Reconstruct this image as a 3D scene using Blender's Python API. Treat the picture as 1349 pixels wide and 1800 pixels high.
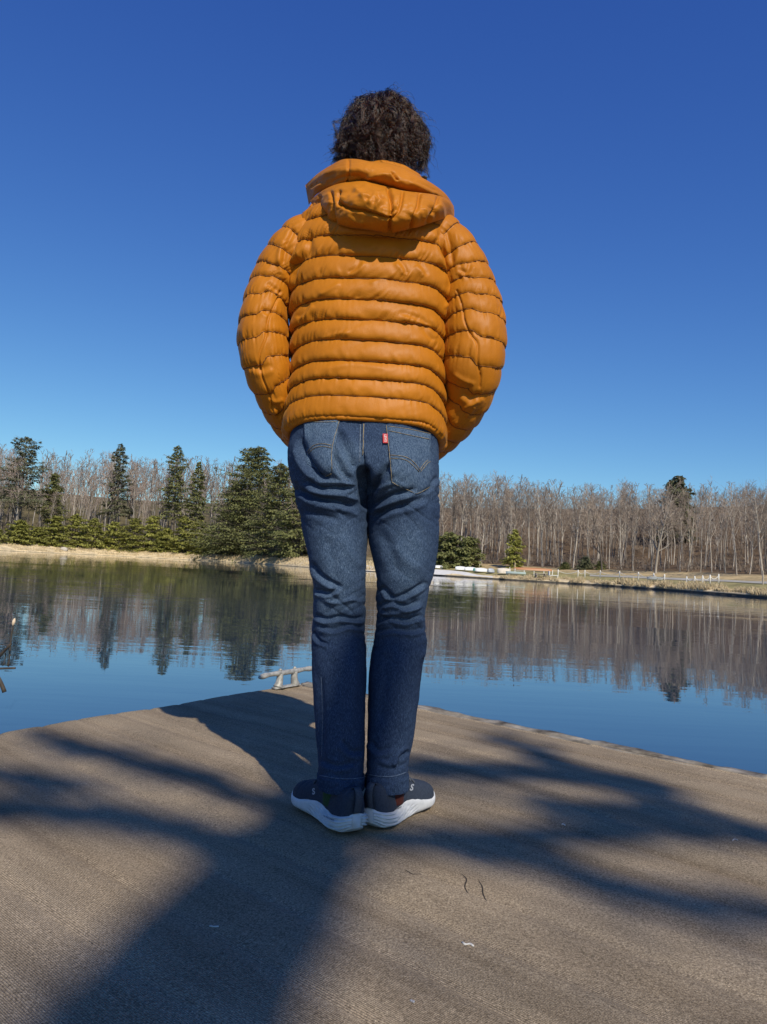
import bpy, math, random
import numpy as np
from mathutils import Vector, Matrix, noise
from mathutils.bvhtree import BVHTree

for o in list(bpy.data.objects):
    bpy.data.objects.remove(o)
S = bpy.context.scene
COL = S.collection
rad = math.radians

# ------------------------------------------------------------------ camera
FPX, IW, IH = 1351.0, 1349.0, 1800.0          # focal length and size of the photograph in pixels
CAM = np.array([0.0, 0.0, 0.575])
_roll = math.atan(0.052)
_pit = math.atan((995.5 - 900) * math.cos(_roll) / FPX)
FW = np.array([0, math.cos(_pit), math.sin(_pit)])
_R0 = np.array([1.0, 0, 0]); _U0 = np.cross(_R0, FW)
RT = _R0 * math.cos(_roll) + _U0 * math.sin(_roll)
UP = -_R0 * math.sin(_roll) + _U0 * math.cos(_roll)
cam = bpy.data.cameras.new('camera'); cam_o = bpy.data.objects.new('camera', cam); COL.objects.link(cam_o)
cam.sensor_fit = 'HORIZONTAL'; cam.sensor_width = 36.0; cam.lens = 36.0 * FPX / IW
cam.clip_start = 0.05; cam.clip_end = 3000
m = Matrix.Identity(4)
for i in range(3):
    m[i][0], m[i][1], m[i][2], m[i][3] = RT[i], UP[i], -FW[i], CAM[i]
cam_o.matrix_world = m
S.camera = cam_o

# ------------------------------------------------------------------ sky, sun, exposure
SUN = np.array([0.270, -0.715, 0.655]); SUN /= np.linalg.norm(SUN)
world = bpy.data.worlds.new("World"); S.world = world; world.use_nodes = True
nt = world.node_tree
bg = nt.nodes['Background']
sky = nt.nodes.new('ShaderNodeTexSky'); sky.sky_type = 'NISHITA'; sky.sun_disc = False
sky.sun_elevation = math.asin(SUN[2]); sky.sun_rotation = math.atan2(SUN[0], SUN[1])
sky.altitude = 1200; sky.air_density = 1.0; sky.dust_density = 0.0; sky.ozone_density = 3.0
sep = nt.nodes.new('ShaderNodeSeparateColor'); com = nt.nodes.new('ShaderNodeCombineColor'); nt.links.new(sky.outputs[0], sep.inputs[0])
SKY_GRADE = ((0.46, 1.257), (0.748, 1.117), (2.06, 0.66))   # one colour response for the whole sky: gain and contrast per channel
for i_, (gain, gam) in enumerate(SKY_GRADE):
    pw = nt.nodes.new('ShaderNodeMath'); pw.operation = 'POWER'; nt.links.new(sep.outputs[i_], pw.inputs[0]); pw.inputs[1].default_value = gam
    ml = nt.nodes.new('ShaderNodeMath'); ml.operation = 'MULTIPLY'; nt.links.new(pw.outputs[0], ml.inputs[0]); ml.inputs[1].default_value = gain
    nt.links.new(ml.outputs[0], com.inputs[i_])
nt.links.new(com.outputs[0], bg.inputs['Color'])
bg.inputs['Strength'].default_value = 0.1
sun = bpy.data.lights.new('sun', 'SUN'); sun.energy = 4.8; sun.angle = rad(0.53); sun.color = (1.0, 0.92, 0.78)
sun_o = bpy.data.objects.new('sun', sun); COL.objects.link(sun_o)
sun_o.rotation_euler = Vector(SUN).to_track_quat('Z', 'Y').to_euler(); sun_o.location = (8, -20, 30)
S.view_settings.view_transform = 'Standard'; S.view_settings.look = 'None'
S.view_settings.exposure = 0.0; S.view_settings.gamma = 1.0; S.view_settings.use_curve_mapping = False

# ------------------------------------------------------------------ helpers
def ray(x, y):
    x = np.asarray(x, float); y = np.asarray(y, float)
    return FW + RT * ((x - IW / 2) / FPX)[..., None] - UP * ((y - IH / 2) / FPX)[..., None]
def P(x, y, Y):                                # point seen at that place of the photograph, Y metres ahead
    d = ray(x, y); return CAM + d * (np.asarray(Y, float) / d[..., 1])[..., None]
def G(x, y, z=0.0):                            # same, on a level plane
    d = ray(x, y); return CAM + d * ((z - CAM[2]) / d[..., 2])[..., None]
def proj(V):
    q = V - CAM; k = q @ FW
    return np.stack([IW / 2 + FPX * (q @ RT) / k, IH / 2 - FPX * (q @ UP) / k], -1)
def smooth(a, b, x):
    t = np.clip((np.asarray(x, float) - a) / (b - a), 0, 1); return t * t * (3 - 2 * t)
def interp(x, pts, col=1):
    pts = sorted(pts); return np.interp(x, [p[0] for p in pts], [p[col] for p in pts])
def sinterp(x, pts, col=1):                    # smooth (Catmull-Rom like) interpolation of a table
    pts = sorted(pts); xs = np.array([p[0] for p in pts], float); ys = np.array([p[col] for p in pts], float)
    m_ = np.gradient(ys, xs); x = np.clip(np.asarray(x, float), xs[0], xs[-1])
    i = np.clip(np.searchsorted(xs, x) - 1, 0, len(xs) - 2); h = xs[i + 1] - xs[i]; t = (x - xs[i]) / h
    return ((2*t**3 - 3*t**2 + 1) * ys[i] + (t**3 - 2*t**2 + t) * h * m_[i] + (-2*t**3 + 3*t**2) * ys[i+1] + (t**3 - t**2) * h * m_[i+1])
def nz(Pn):                                    # vectorised value noise, smooth, about -1..1
    Pn = np.asarray(Pn, float); i = np.floor(Pn).astype(np.int64); f = Pn - i; u = f*f*f*(f*(f*6-15)+10)
    def h(a):
        n = (a[..., 0] * 374761393 + a[..., 1] * 668265263 + a[..., 2] * 2147483647) & 0x7fffffff
        n = ((n ^ (n >> 13)) * 1274126177) & 0x7fffffff; n = ((n ^ (n >> 16)) * 974711) & 0x7fffffff
        return (n % 20011) / 10005.0 - 1
    r = 0
    for dx in (0, 1):
        for dy in (0, 1):
            for dz in (0, 1):
                w = (u[..., 0] if dx else 1-u[..., 0]) * (u[..., 1] if dy else 1-u[..., 1]) * (u[..., 2] if dz else 1-u[..., 2])
                r = r + w * h(i + np.array([dx, dy, dz]))
    return r
def fbm(Pn, o=3):
    r = 0; a = 1.0; Pn = np.asarray(Pn, float)
    for k in range(o):
        r = r + a * nz(Pn + 17.3 * k); Pn = Pn * 2.03; a *= 0.5
    return r
def st3(a, b, c):
    a, b, c = np.broadcast_arrays(np.asarray(a, float), np.asarray(b, float), np.asarray(c, float)); return np.stack([a, b, c], -1)

def wloc(o):
    v = np.zeros(3)
    while o is not None:
        v += np.array(o.location); o = o.parent
    return v
def mk(name, V, F, mat, parent=None, smooth_=True, local=False, cols=None):
    """one mesh object; V in world space unless local (then in the parent's space)"""
    V = np.asarray(V, float).reshape(-1, 3)
    if parent is not None and not local: V = V - wloc(parent)
    if not isinstance(F, (list, tuple)): F = [F]
    F = [np.asarray(f, np.int64) for f in F if len(f)]
    me = bpy.data.meshes.new(name)
    me.vertices.add(len(V)); me.vertices.foreach_set('co', V.astype(np.float32).ravel())
    nl = sum(f.size for f in F); npoly = sum(len(f) for f in F)
    me.loops.add(nl); me.polygons.add(npoly)
    me.loops.foreach_set('vertex_index', np.concatenate([f.ravel() for f in F]).astype(np.int32))
    st = []; tot = []; s0 = 0
    for f in F:
        k = f.shape[1]; st.append(s0 + np.arange(len(f)) * k); tot.append(np.full(len(f), k)); s0 += f.size
    me.polygons.foreach_set('loop_start', np.concatenate(st).astype(np.int32))
    me.polygons.foreach_set('loop_total', np.concatenate(tot).astype(np.int32))
    me.polygons.foreach_set('use_smooth', np.full(npoly, smooth_))
    me.update(calc_edges=True)
    if cols is not None:
        ca = me.color_attributes.new('tone', 'FLOAT_COLOR', 'POINT')
        ca.data.foreach_set('color', np.concatenate([cols, np.ones((len(cols), 1))], 1).astype(np.float32).ravel())
    if mat is not None: me.materials.append(mat)
    o = bpy.data.objects.new(name, me); COL.objects.link(o)
    if parent is not None: o.parent = parent
    return o
def tag(o, label=None, cat=None, group=None, kind=None):
    for k, v in (('label', label), ('category', cat), ('group', group), ('kind', kind)):
        if v: o[k] = v
    return o
def empty(name, loc, label=None, cat=None, group=None, rz=0):
    o = bpy.data.objects.new(name, None); COL.objects.link(o); o.location = [float(c) for c in loc]; o.rotation_euler = (0, 0, rz)
    o.empty_display_size = 0.1
    return tag(o, label, cat, group)
def copy_thing(r, loc, rz=0, sc=(1, 1, 1), label=None, group=None):
    n = r.copy(); COL.objects.link(n); n.location = [float(c) for c in loc]; n.rotation_euler = (0, 0, rz); n.scale = sc
    if label: n['label'] = label
    if group: n['group'] = group
    for ch in list(r.children):
        c = ch.copy(); COL.objects.link(c); c.parent = n
        for g in list(ch.children):
            d = g.copy(); COL.objects.link(d); d.parent = c
    return n
def grid(n, m_, wrap=False, off=0):            # quads of an n x m grid, m closed if wrap
    i = np.arange(n - 1)[:, None]; j = np.arange(m_ if wrap else m_ - 1)[None, :]; j2 = (j + 1) % m_
    return np.stack(np.broadcast_arrays(i*m_+j, i*m_+j2, (i+1)*m_+j2, (i+1)*m_+j), -1).reshape(-1, 4) + off
def gnormals(A, wrap=True):                    # normals of a grid of points (n,m,3)
    du = np.gradient(A, axis=0)
    dv = (np.roll(A, -1, 1) - np.roll(A, 1, 1)) if wrap else np.gradient(A, axis=1)
    n = np.cross(dv, du); return n / (np.linalg.norm(n, axis=-1, keepdims=True) + 1e-12)
def segs(P0, P1, R0, R1, k=3):                 # separate tapered tubes
    P0, P1 = np.asarray(P0, float), np.asarray(P1, float); R0, R1 = np.asarray(R0, float), np.asarray(R1, float)
    d = P1 - P0; d /= (np.linalg.norm(d, axis=1, keepdims=True) + 1e-12)
    a = np.where(np.abs(d[:, 2:3]) < .9, np.array([[0, 0, 1.]]), np.array([[1., 0, 0]]))
    u = np.cross(d, a); u /= np.linalg.norm(u, axis=1, keepdims=True); v = np.cross(d, u)
    th = np.arange(k) * 2 * np.pi / k
    ring = u[:, None] * np.cos(th)[None, :, None] + v[:, None] * np.sin(th)[None, :, None]
    V = np.concatenate([P0[:, None] + ring * R0[:, None, None], P1[:, None] + ring * R1[:, None, None]], 1).reshape(-1, 3)
    b = np.arange(len(P0))[:, None] * 2 * k; j = np.arange(k)[None]; j2 = (j + 1) % k
    return V, np.stack([b + j, b + j2, b + k + j2, b + k + j], -1).reshape(-1, 4)
def tube(pts, r, k=8, cap=True):               # one continuous tube through pts
    pts = np.asarray(pts, float); r = np.broadcast_to(np.asarray(r, float), (len(pts),)).copy()
    d = np.gradient(pts, axis=0); d /= (np.linalg.norm(d, axis=1, keepdims=True) + 1e-12)
    a = np.array([0, 0, 1.]) if abs(d[0, 2]) < .9 else np.array([1., 0, 0])
    u = np.cross(d[0], a); u /= np.linalg.norm(u); V = []
    th = np.arange(k) * 2 * np.pi / k
    for i in range(len(pts)):
        u = u - d[i] * (u @ d[i]); u /= np.linalg.norm(u); v = np.cross(d[i], u)
        V.append(pts[i] + r[i] * (np.cos(th)[:, None] * u + np.sin(th)[:, None] * v))
    V = np.array(V).reshape(-1, 3); F = [grid(len(pts), k, True)]
    if cap:
        F.append(np.array([np.arange(k)[::-1], (len(pts) - 1) * k + np.arange(k)]))
    return V, F
def merge(parts):
    V = []; F = {}; o = 0
    for v, f in parts:
        if not isinstance(f, (list, tuple)): f = [f]
        for g in f:
            g = np.asarray(g)
            if len(g): F.setdefault(g.shape[1], []).append(g + o)
        V.append(v); o += len(v)
    return np.concatenate(V), [np.concatenate(g) for g in F.values()]
def box(c, s, rz=0):
    V = np.array([[x, y, z] for z in (-.5, .5) for y in (-.5, .5) for x in (-.5, .5)]) * s
    cc, ss = math.cos(rz), math.sin(rz); V = np.stack([V[:, 0]*cc - V[:, 1]*ss, V[:, 0]*ss + V[:, 1]*cc, V[:, 2]], 1) + c
    return V, np.array([[0, 2, 3, 1], [4, 5, 7, 6], [0, 1, 5, 4], [2, 6, 7, 3], [0, 4, 6, 2], [1, 3, 7, 5]])
def resample(pts, n):
    pts = np.asarray(pts, float); L = np.concatenate([[0], np.cumsum(np.linalg.norm(np.diff(pts, axis=0), axis=1))])
    t = np.linspace(0, L[-1], n); return np.stack([np.interp(t, L, pts[:, k]) for k in range(pts.shape[1])], 1)
def spline(pts, n):                            # smooth curve through pts
    pts = np.asarray(pts, float); L = np.concatenate([[0], np.cumsum(np.linalg.norm(np.diff(pts, axis=0), axis=1))])
    t = np.linspace(0, L[-1], n); return np.stack([sinterp(t, list(zip(L, pts[:, k]))) for k in range(pts.shape[1])], 1)

# ------------------------------------------------------------------ materials
def mat(name, base=(.5, .5, .5), rough=.6, **kw):
    m_ = bpy.data.materials.new(name); m_.use_nodes = True; b = m_.node_tree.nodes['Principled BSDF']
    b.inputs['Base Color'].default_value = (*base, 1); b.inputs['Roughness'].default_value = rough
    for k, v in kw.items(): b.inputs[k.replace('_', ' ')].default_value = v
    return m_
class N:                                       # short node-tree writer
    def __init__(s, m_): s.t = m_.node_tree; s.b = s.t.nodes['Principled BSDF']
    def n(s, kind, ins=None, **kw):
        k = s.t.nodes.new(kind)
        for a, v in kw.items(): setattr(k, a, v)
        for a, v in (ins or {}).items():
            if hasattr(v, 'is_output'): s.t.links.new(v, k.inputs[a])
            else: k.inputs[a].default_value = v
        return k
    def coord(s, scale=(1, 1, 1), rot=(0, 0, 0), space='Object'):
        c = s.n('ShaderNodeTexCoord'); return s.n('ShaderNodeMapping', {'Vector': c.outputs[space], 'Scale': scale, 'Rotation': rot}).outputs[0]
    def noise(s, vec, scale, detail=3, rough=.55): return s.n('ShaderNodeTexNoise', {'Vector': vec, 'Scale': scale, 'Detail': detail, 'Roughness': rough}).outputs[0]
    def ramp(s, fac, stops):
        r = s.n('ShaderNodeValToRGB', {'Fac': fac}); e = r.color_ramp.elements
        while len(e) < len(stops): e.new(.5)
        for q, (p, c) in zip(e, stops): q.position = p; q.color = (*c, 1) if len(c) == 3 else c
        return r.outputs[0]
    def mix(s, f, a, b, mode='MIX'):
        k = s.n('ShaderNodeMix', data_type='RGBA', blend_type=mode)
        for i, v in ((0, f), (6, a), (7, b)):
            if hasattr(v, 'is_output'): s.t.links.new(v, k.inputs[i])
            else: k.inputs[i].default_value = v if i == 0 else ((*v, 1) if len(v) == 3 else v)
        return k.outputs[2]
    def math(s, op, a, b=0.0):
        k = s.n('ShaderNodeMath', operation=op)
        for i, v in ((0, a), (1, b)):
            if hasattr(v, 'is_output'): s.t.links.new(v, k.inputs[i])
            else: k.inputs[i].default_value = v
        return k.outputs[0]
    def color(s, c): s.t.links.new(c, s.b.inputs['Base Color'])
    def rough(s, c): s.t.links.new(c, s.b.inputs['Roughness'])
    def bump(s, h, dist=.001, strength=1.0, normal=None):
        ins = {'Height': h, 'Distance': dist, 'Strength': strength}
        if normal is not None: ins['Normal'] = normal
        k = s.n('ShaderNodeBump', ins); s.t.links.new(k.outputs[0], s.b.inputs['Normal']); return k.outputs[0]
def mottled(name, c0, c1, scale, rough=.8, bump=0.0, bscale=None, stretch=(1, 1, 1), lo=.3, hi=.7, spec=.3, obj_rand=0.0):
    m_ = mat(name, c0, rough); n = N(m_); v = n.coord(stretch); f = n.noise(v, scale, 5)
    c = n.ramp(f, [(lo, c0), (hi, c1)])
    if obj_rand:
        oi = n.n('ShaderNodeObjectInfo'); k = n.n('ShaderNodeMapRange', {'Value': oi.outputs['Random'], 'To Min': 1 - obj_rand, 'To Max': 1 + obj_rand})
        h = n.n('ShaderNodeHueSaturation', {'Color': c, 'Value': k.outputs[0]}); c = h.outputs[0]
    n.color(c); n.b.inputs['Specular IOR Level'].default_value = spec
    if bump: n.bump(n.noise(v, bscale or scale * 3, 4), bump)
    return m_

# ================================================================== SETTING
rng = np.random.default_rng(7); random.seed(7)
WZ = -0.45
SHORE = [(-180, 9), (-140, 11), (-115, 20), (-90, 55), (-60, 130), (-40, 190), (-26.5, 208), (-19, 236), (-13, 218), (-9.5, 196), (-6.0, 160),
         (-3, 140), (3.5, 122), (9, 110), (15.5, 101), (21, 88), (26.5, 74), (36, 62), (55, 52), (80, 42), (110, 20), (140, 11), (180, 9)]
def shore(th): return interp(th, SHORE)
def hz(x, y):
    x = np.asarray(x, float); y = np.asarray(y, float)
    th = np.degrees(np.arctan2(x, y)); r = np.hypot(x, y); t = r - shore(th)
    L = np.interp(t, [-30, 0, .3, 3, 9, 14, 40, 150, 800], [-4, WZ, -.25, .40, 1.35, 1.7, 4.5, 27, 45])
    R = np.interp(t, [-30, 0, .10, 3, 20, 40, 140, 800], [-4, WZ, -.20, .22, 1.7, 3.2, 23, 50])
    B = np.interp(t, [-30, 0, .5, 3, 20, 800], [-4, WZ, -.2, 0.0, .6, 12])
    w = smooth(-4, 4, th); z = L * (1 - w) + R * w
    wb = smooth(95, 120, np.abs(th)); z = z * (1 - wb) + B * wb
    return z + np.where(t > 1, .12, .02) * np.clip(t, 0, 1) * nz(st3(x * .15, y * .15, 3.3))
def polar(th, r): return r * math.sin(rad(th)), r * math.cos(rad(th))

# ---- water
m_water = mat('lake_water', (.014, .034, .066), .016, IOR=2.35); n = N(m_water)
v = n.coord((.42, 1.25, 1)); a = n.noise(v, .55, 2, .5); b_ = n.noise(n.coord((1.0, 4.2, 1), (0, 0, .12)), .9, 2, .5); c_ = n.noise(n.coord((.06, .16, 1)), .6, 2)
calm = n.ramp(c_, [(.38, (.15,)*3), (.62, (1, 1, 1))])
h = n.math('MULTIPLY', n.math('ADD', n.math('MULTIPLY', a, 1.0), n.math('MULTIPLY', b_, .35)), calm)
n.bump(h, .017, 1.0)
V = np.array([[-900, -60, WZ], [900, -60, WZ], [900, 900, WZ], [-900, 900, WZ]])
tag(mk('lake_water', V, np.array([[0, 1, 2, 3]]), m_water), kind='structure')

# ---- terrain
m_ter = mat('ground', (.2, .18, .1), .95); n = N(m_ter)
at = n.n('ShaderNodeAttribute', attribute_name='tone').outputs['Color']
f1 = n.noise(n.coord((1, 1, 1)), .35, 5, .7); f2 = n.noise(n.coord((1, 1, 1)), 2.5, 3, .7)
g = n.ramp(f1, [(.3, (.62, .62, .62)), (.7, (1.35, 1.3, 1.2))]); g2 = n.ramp(f2, [(.3, (.75, .75, .72)), (.7, (1.2, 1.2, 1.2))])
n.color(n.mix(1.0, n.mix(1.0, at, g, 'MULTIPLY'), g2, 'MULTIPLY')); n.b.inputs['Specular IOR Level'].default_value = .1
ths = np.concatenate([np.arange(-180, -42, 3), np.arange(-42, 42, .35), np.arange(42, 180.1, 3)])
tr = np.array([-12, -4, -1, -.3, 0, .05, .12, .3, .7, 1.2, 2, 3, 4, 5.5, 7, 9, 11, 14, 17, 20, 23, 27, 34, 44, 60, 85, 120, 180, 300, 700.])
TH, TT = np.meshgrid(ths, tr, indexing='ij')
jit = .25 * nz(st3(TH * .9, 0, 1.1)) + .10 * nz(st3(TH * 3.1, 0, 5.1))
RR = shore(TH) + TT + np.where((TT > -2) & (TT < 6), jit, 0)
X = RR * np.sin(np.radians(TH)); Y = RR * np.cos(np.radians(TH)); Z = hz(X, Y)
X = (shore(TH) + TT + jit * (np.abs(TT) < 6)) * np.sin(np.radians(TH)); Z = hz((shore(TH) + TT) * np.sin(np.radians(TH)), (shore(TH) + TT) * np.cos(np.radians(TH)))
def tone_at(TH, TT):
    straw = np.array([.66, .545, .36]); mud = np.array([.085, .078, .066]); lawn = np.array([.26, .245, .115]); dry = np.array([.46, .36, .21]); floor = np.array([.15, .105, .068]); bfloor = np.array([.13, .11, .06])
    w = smooth(-4, 4, TH)[..., None]; t = TT[..., None]
    L = np.where(t < .12, mud, np.where(t < 11, straw, bfloor))
    gl = .5 + .5 * nz(st3(TH * .8, TT * .3, 9.))[..., None]
    R = np.where(t < .11, mud, np.where(t < 2.6, straw, np.where(t < 13, lawn * gl + (lawn * .6 + dry * .4) * (1 - gl), np.where(t < 21, dry, floor))))
    return np.clip(L * (1 - w) + R * w, 0, 1)
tag(mk('ground', np.stack([X, Y, Z], -1).reshape(-1, 3), grid(len(ths), len(tr))[:, ::-1], m_ter, cols=tone_at(TH, TT).reshape(-1, 3)), kind='structure')

def ribbon(name, th0, th1, ta, tb, m_, lift=.04, n_=60, k=5, thf=None):
    th = np.linspace(th0, th1, n_)[:, None]; w = np.linspace(0, 1, k)[None, :]
    t = (ta(th) if callable(ta) else ta) * (1 - w) + (tb(th) if callable(tb) else tb) * w + 0 * th
    r = shore(th) + t; x = r * np.sin(np.radians(th)); y = r * np.cos(np.radians(th)); z = hz(x, y) + lift
    return tag(mk(name, np.stack([x, y, z], -1).reshape(-1, 3), grid(n_, k)[:, ::-1], m_), kind='structure')
m_sand = mottled('pale_sand', (.62, .60, .56), (.74, .72, .68), 1.2, .95)
m_road = mottled('gravel_path', (.33, .31, .27), (.42, .40, .35), 1.5, .95)
ribbon('sand_beach', -2, 8.3, .05, lambda th: 4.8 - 3.6 * smooth(4.5, 8.3, th), m_sand, .06)
ribbon('gravel_path', 15.2, 40, lambda th: 8.2 + (th - 15) * .12, lambda th: 10.6 + (th - 15) * .16, m_road, .05)

# ---- dry reeds and straw on the banks
def blades(th0, th1, t0, t1, n_, h0, h1, wd, seed):
    r_ = np.random.default_rng(seed); th = r_.uniform(th0, th1, n_); t = t0 + (t1 - t0) * r_.random(n_) ** 1.3
    cl = nz(st3(th * 2.2, t * .6, 2.0)); keep = cl > -.35; th, t, cl = th[keep], t[keep], cl[keep]
    r = shore(th) + t; x = r * np.sin(np.radians(th)); y = r * np.cos(np.radians(th)); z = hz(x, y) - .05
    hgt = r_.uniform(h0, h1, len(th)) * (1 + .6 * cl); a = r_.uniform(0, 6.28, len(th)); w = wd * r_.uniform(.6, 1.4, len(th))
    lx, ly = r_.normal(0, .35, len(th)) * hgt, r_.normal(0, .35, len(th)) * hgt
    b0 = np.stack([x - w*np.cos(a), y - w*np.sin(a), z], 1); b1 = np.stack([x + w*np.cos(a), y + w*np.sin(a), z], 1); tp = np.stack([x + lx, y + ly, z + hgt], 1)
    V = np.stack([b0, b1, tp], 1).reshape(-1, 3); return V, np.arange(len(V)).reshape(-1, 3)
m_reed = mottled('dry_reed', (.42, .33, .19), (.60, .49, .31), .8, .9, stretch=(1, 1, .2))
v1 = merge([blades(8.5, 34, .12, 3.0, 14000, .2, .42, .05, 3), blades(17, 24, .2, 3.0, 2500, .35, .65, .05, 5)])
tag(mk('dry_reeds', v1[0], v1[1], m_reed), kind='stuff')
v1 = blades(-36, 0, .6, 11, 15000, .15, .5, .09, 4); tag(mk('straw_grass', v1[0], v1[1], m_reed), kind='stuff')

# ---- trees
def bare_tree(seed, H, spread=1.0, low=.35, r0=.17, lean=0.0, tw=1.0, dense=1.0):
    r_ = np.random.default_rng(seed); T = []; C = []
    upv = np.array([0, 0, 1.])
    def nrm(a): return a / np.linalg.norm(a)
    def grow(p, d, L, r, depth):
        n_ = (10, 6, 4, 3)[depth]; sg = L / n_; jt = (.045, .13, .2, .26)[depth]; upb = (.05, .10, .07, .05)[depth]
        ph = r_.uniform(0, 6.28)
        for i in range(n_):
            d = nrm(d + r_.normal(0, jt, 3) + upv * upb); q = p + d * sg
            ra = r * (1 - .8 * i / n_); rb = r * (1 - .8 * (i + 1) / n_)
            (T if depth < 2 else C).append((p, q, ra, rb))
            f = (i + 1) / n_
            if depth < 3 and (f > low if depth == 0 else f > .25):
                for c in range(1 if depth == 0 and r_.random() < .45 else 2):
                    if r_.random() > dense and depth > 0: continue
                    ph += 2.4 + r_.normal(0, .4); ang = rad(r_.uniform(24, 52) if depth == 0 else r_.uniform(22, 58)) * (spread if depth == 0 else 1)
                    u = nrm(np.cross(d, upv + np.array([.01, .02, 0]) if abs(d[2]) < .95 else np.array([1., 0, 0]))); w = np.cross(d, u)
                    nd = d * math.cos(ang) + (u * math.cos(ph) + w * math.sin(ph)) * math.sin(ang)
                    cl = (H * .36 * (1.1 - .65 * f) * spread ** .5, L * .50 * (1.1 - .45 * f), L * .55 * (1.1 - .4 * f))[depth] * r_.uniform(.75, 1.2)
                    grow(q, nd, cl, max(rb * (.62, .6, .62)[depth], (.045, .030, .022)[depth] * tw), depth + 1)
            p = q
    grow(np.array([0, 0, -.4]), nrm(np.array([lean, lean * .3, 1.])), H * .97, r0, 0)
    def b(L, k): a = list(zip(*L)); return segs(a[0], a[1], a[2], a[3], k)
    return b(T, 5 if tw < 1.5 else 3), b(C, 3)
def bark(name, c0, c1, vr=.25): return mottled(name, c0, c1, 1.4, .9, stretch=(1, 1, .3), obj_rand=vr)
m_bark_pale = bark('pale_grey_bark', (.30, .26, .21), (.53, .475, .40)); m_bark_dark = bark('grey_brown_bark', (.11, .09, .075), (.27, .23, .19), .35)
m_twig_red = bark('reddish_twigs', (.25, .19, .155), (.40, .315, .26), .25); m_bark_back = bark('mixed_grey_bark', (.16, .135, .115), (.52, .47, .41), .1); m_twig_back = bark('brown_grey_twigs', (.185, .142, .106), (.325, .255, .20), .15); m_twig_grey = bark('grey_twigs', (.21, .166, .128), (.36, .29, .23), .25)
def hemlock(seed, H, R, base=.06, n_b=110, sp=15, size=.55, taper=.85):
    r_ = np.random.default_rng(seed); B = []; V = []; n_b = int(n_b * 1.5); size = max(size * .42, min(.50, R * .15)); sp = int(sp * 2.4)
    prof = lambda f: (1 - f) ** taper * (1 + .25 * math.sin(f * 23 + seed)) + .03
    T = [((0, 0, -.3), (0, 0, H * .55), H * .014 + .05, H * .009 + .03), ((0, 0, H * .55), (0, 0, H * .99), H * .009 + .03, .02)]
    for i in range(n_b):
        f = base + (1 - base) * ((i + r_.random()) / n_b) ** 1.05; z = f * H; az = i * 2.4 + r_.normal(0, .4)
        L = R * prof(f) * r_.uniform(.6, 1.15); up = r_.uniform(-.12, .30) + .45 * f
        d = np.array([math.cos(az), math.sin(az), up]); side = np.array([-math.sin(az), math.cos(az), 0])
        e = np.array([0, 0, z]) + d * L; B.append(((0, 0, z), tuple(e), .035, .012))
        k = max(5, int(sp * (L / R) ** .7 + 4))
        for j in range(k):
            s = r_.uniform(.18, 1.0) ** .75; c = np.array([0, 0, z]) + d * L * s + np.array([0, 0, -.22 * L * s * s])
            c = c + side * r_.normal(0, .22 * L * (1.15 - s * .8)) + r_.normal(0, .10, 3); q = size * r_.uniform(.6, 1.35)
            a = az + r_.normal(0, .8); o = np.array([math.cos(a), math.sin(a), r_.normal(-.25, .35)]); w = np.array([-math.sin(a), math.cos(a), r_.normal(0, .45)])
            V += [c - o * q * .35, c + w * q * .34 + o * q * .1, c + o * q * .85 - np.array([0, 0, q * .22]), c - w * q * .34 + o * q * .1]
    a = list(zip(*(T + B))); V = np.array(V); return segs(a[0], a[1], a[2], a[3], 5), (V, np.arange(len(V)).reshape(-1, 4))
def needle(name, c0, c1):
    m_ = mottled(name, c0, c1, 1.1, .75, lo=.32, hi=.68, spec=.25, obj_rand=.18); n = N(m_); col = n.b.inputs['Base Color'].links[0].from_socket
    tr = n.n('ShaderNodeBsdfTranslucent', {'Color': col}); mx = n.n('ShaderNodeMixShader', {0: .38, 1: n.b.outputs[0], 2: tr.outputs[0]}); n.t.links.new(mx.outputs[0], n.t.nodes['Material Output'].inputs['Surface']); return m_
m_hem = needle('hemlock_needles', (.13, .145, .052), (.29, .29, .115)); m_dark = needle('dark_pine_needles', (.115, .128, .07), (.25, .25, .14)); m_olive = needle('olive_bush_needles', (.21, .22, .05), (.42, .41, .11))

def plant(name, proto, mats, loc, label, cat, group=None, parts=('trunk', 'crown')):
    r = empty(name, loc, label, cat, group)
    for (v, f), pm, pn in zip(proto, mats, parts): mk(pn, v, f, pm, r, smooth_=(pn == 'trunk'), local=True)
    return r
LB_R = 'bare grey-trunked tree in the wood behind the lawn on the right shore'; GR_R = 'bare trees of the wood on the right shore'
LB_F = 'bare pale-trunked tree at the front edge of the wood, beside the roped lawn'; GR_F = 'bare trees along the front edge of the right wood'
LB_L = 'bare pinkish-brown tree standing behind the evergreen bushes on the left shore'; GR_L = 'bare trees behind the evergreens on the left shore'
protos = []
for i, (sd, H, sp, lo, r0) in enumerate([(11, 16.5, .75, .42, .17), (12, 17.5, .7, .48, .19), (13, 15.5, .85, .38, .15), (14, 16, .7, .5, .14), (15, 17, .95, .35, .20), (16, 14.5, .8, .4, .13)]):
    protos.append((bare_tree(sd, H, sp, lo, r0, dense=.9), H))
def spot(th, t, dz=0.0):
    r = float(shore(th)) + t; x, y = polar(th, r); return (x, y, float(hz(x, y)) + dz)
def px_az(px): return math.degrees(math.atan((px - IW / 2) / FPX))

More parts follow.
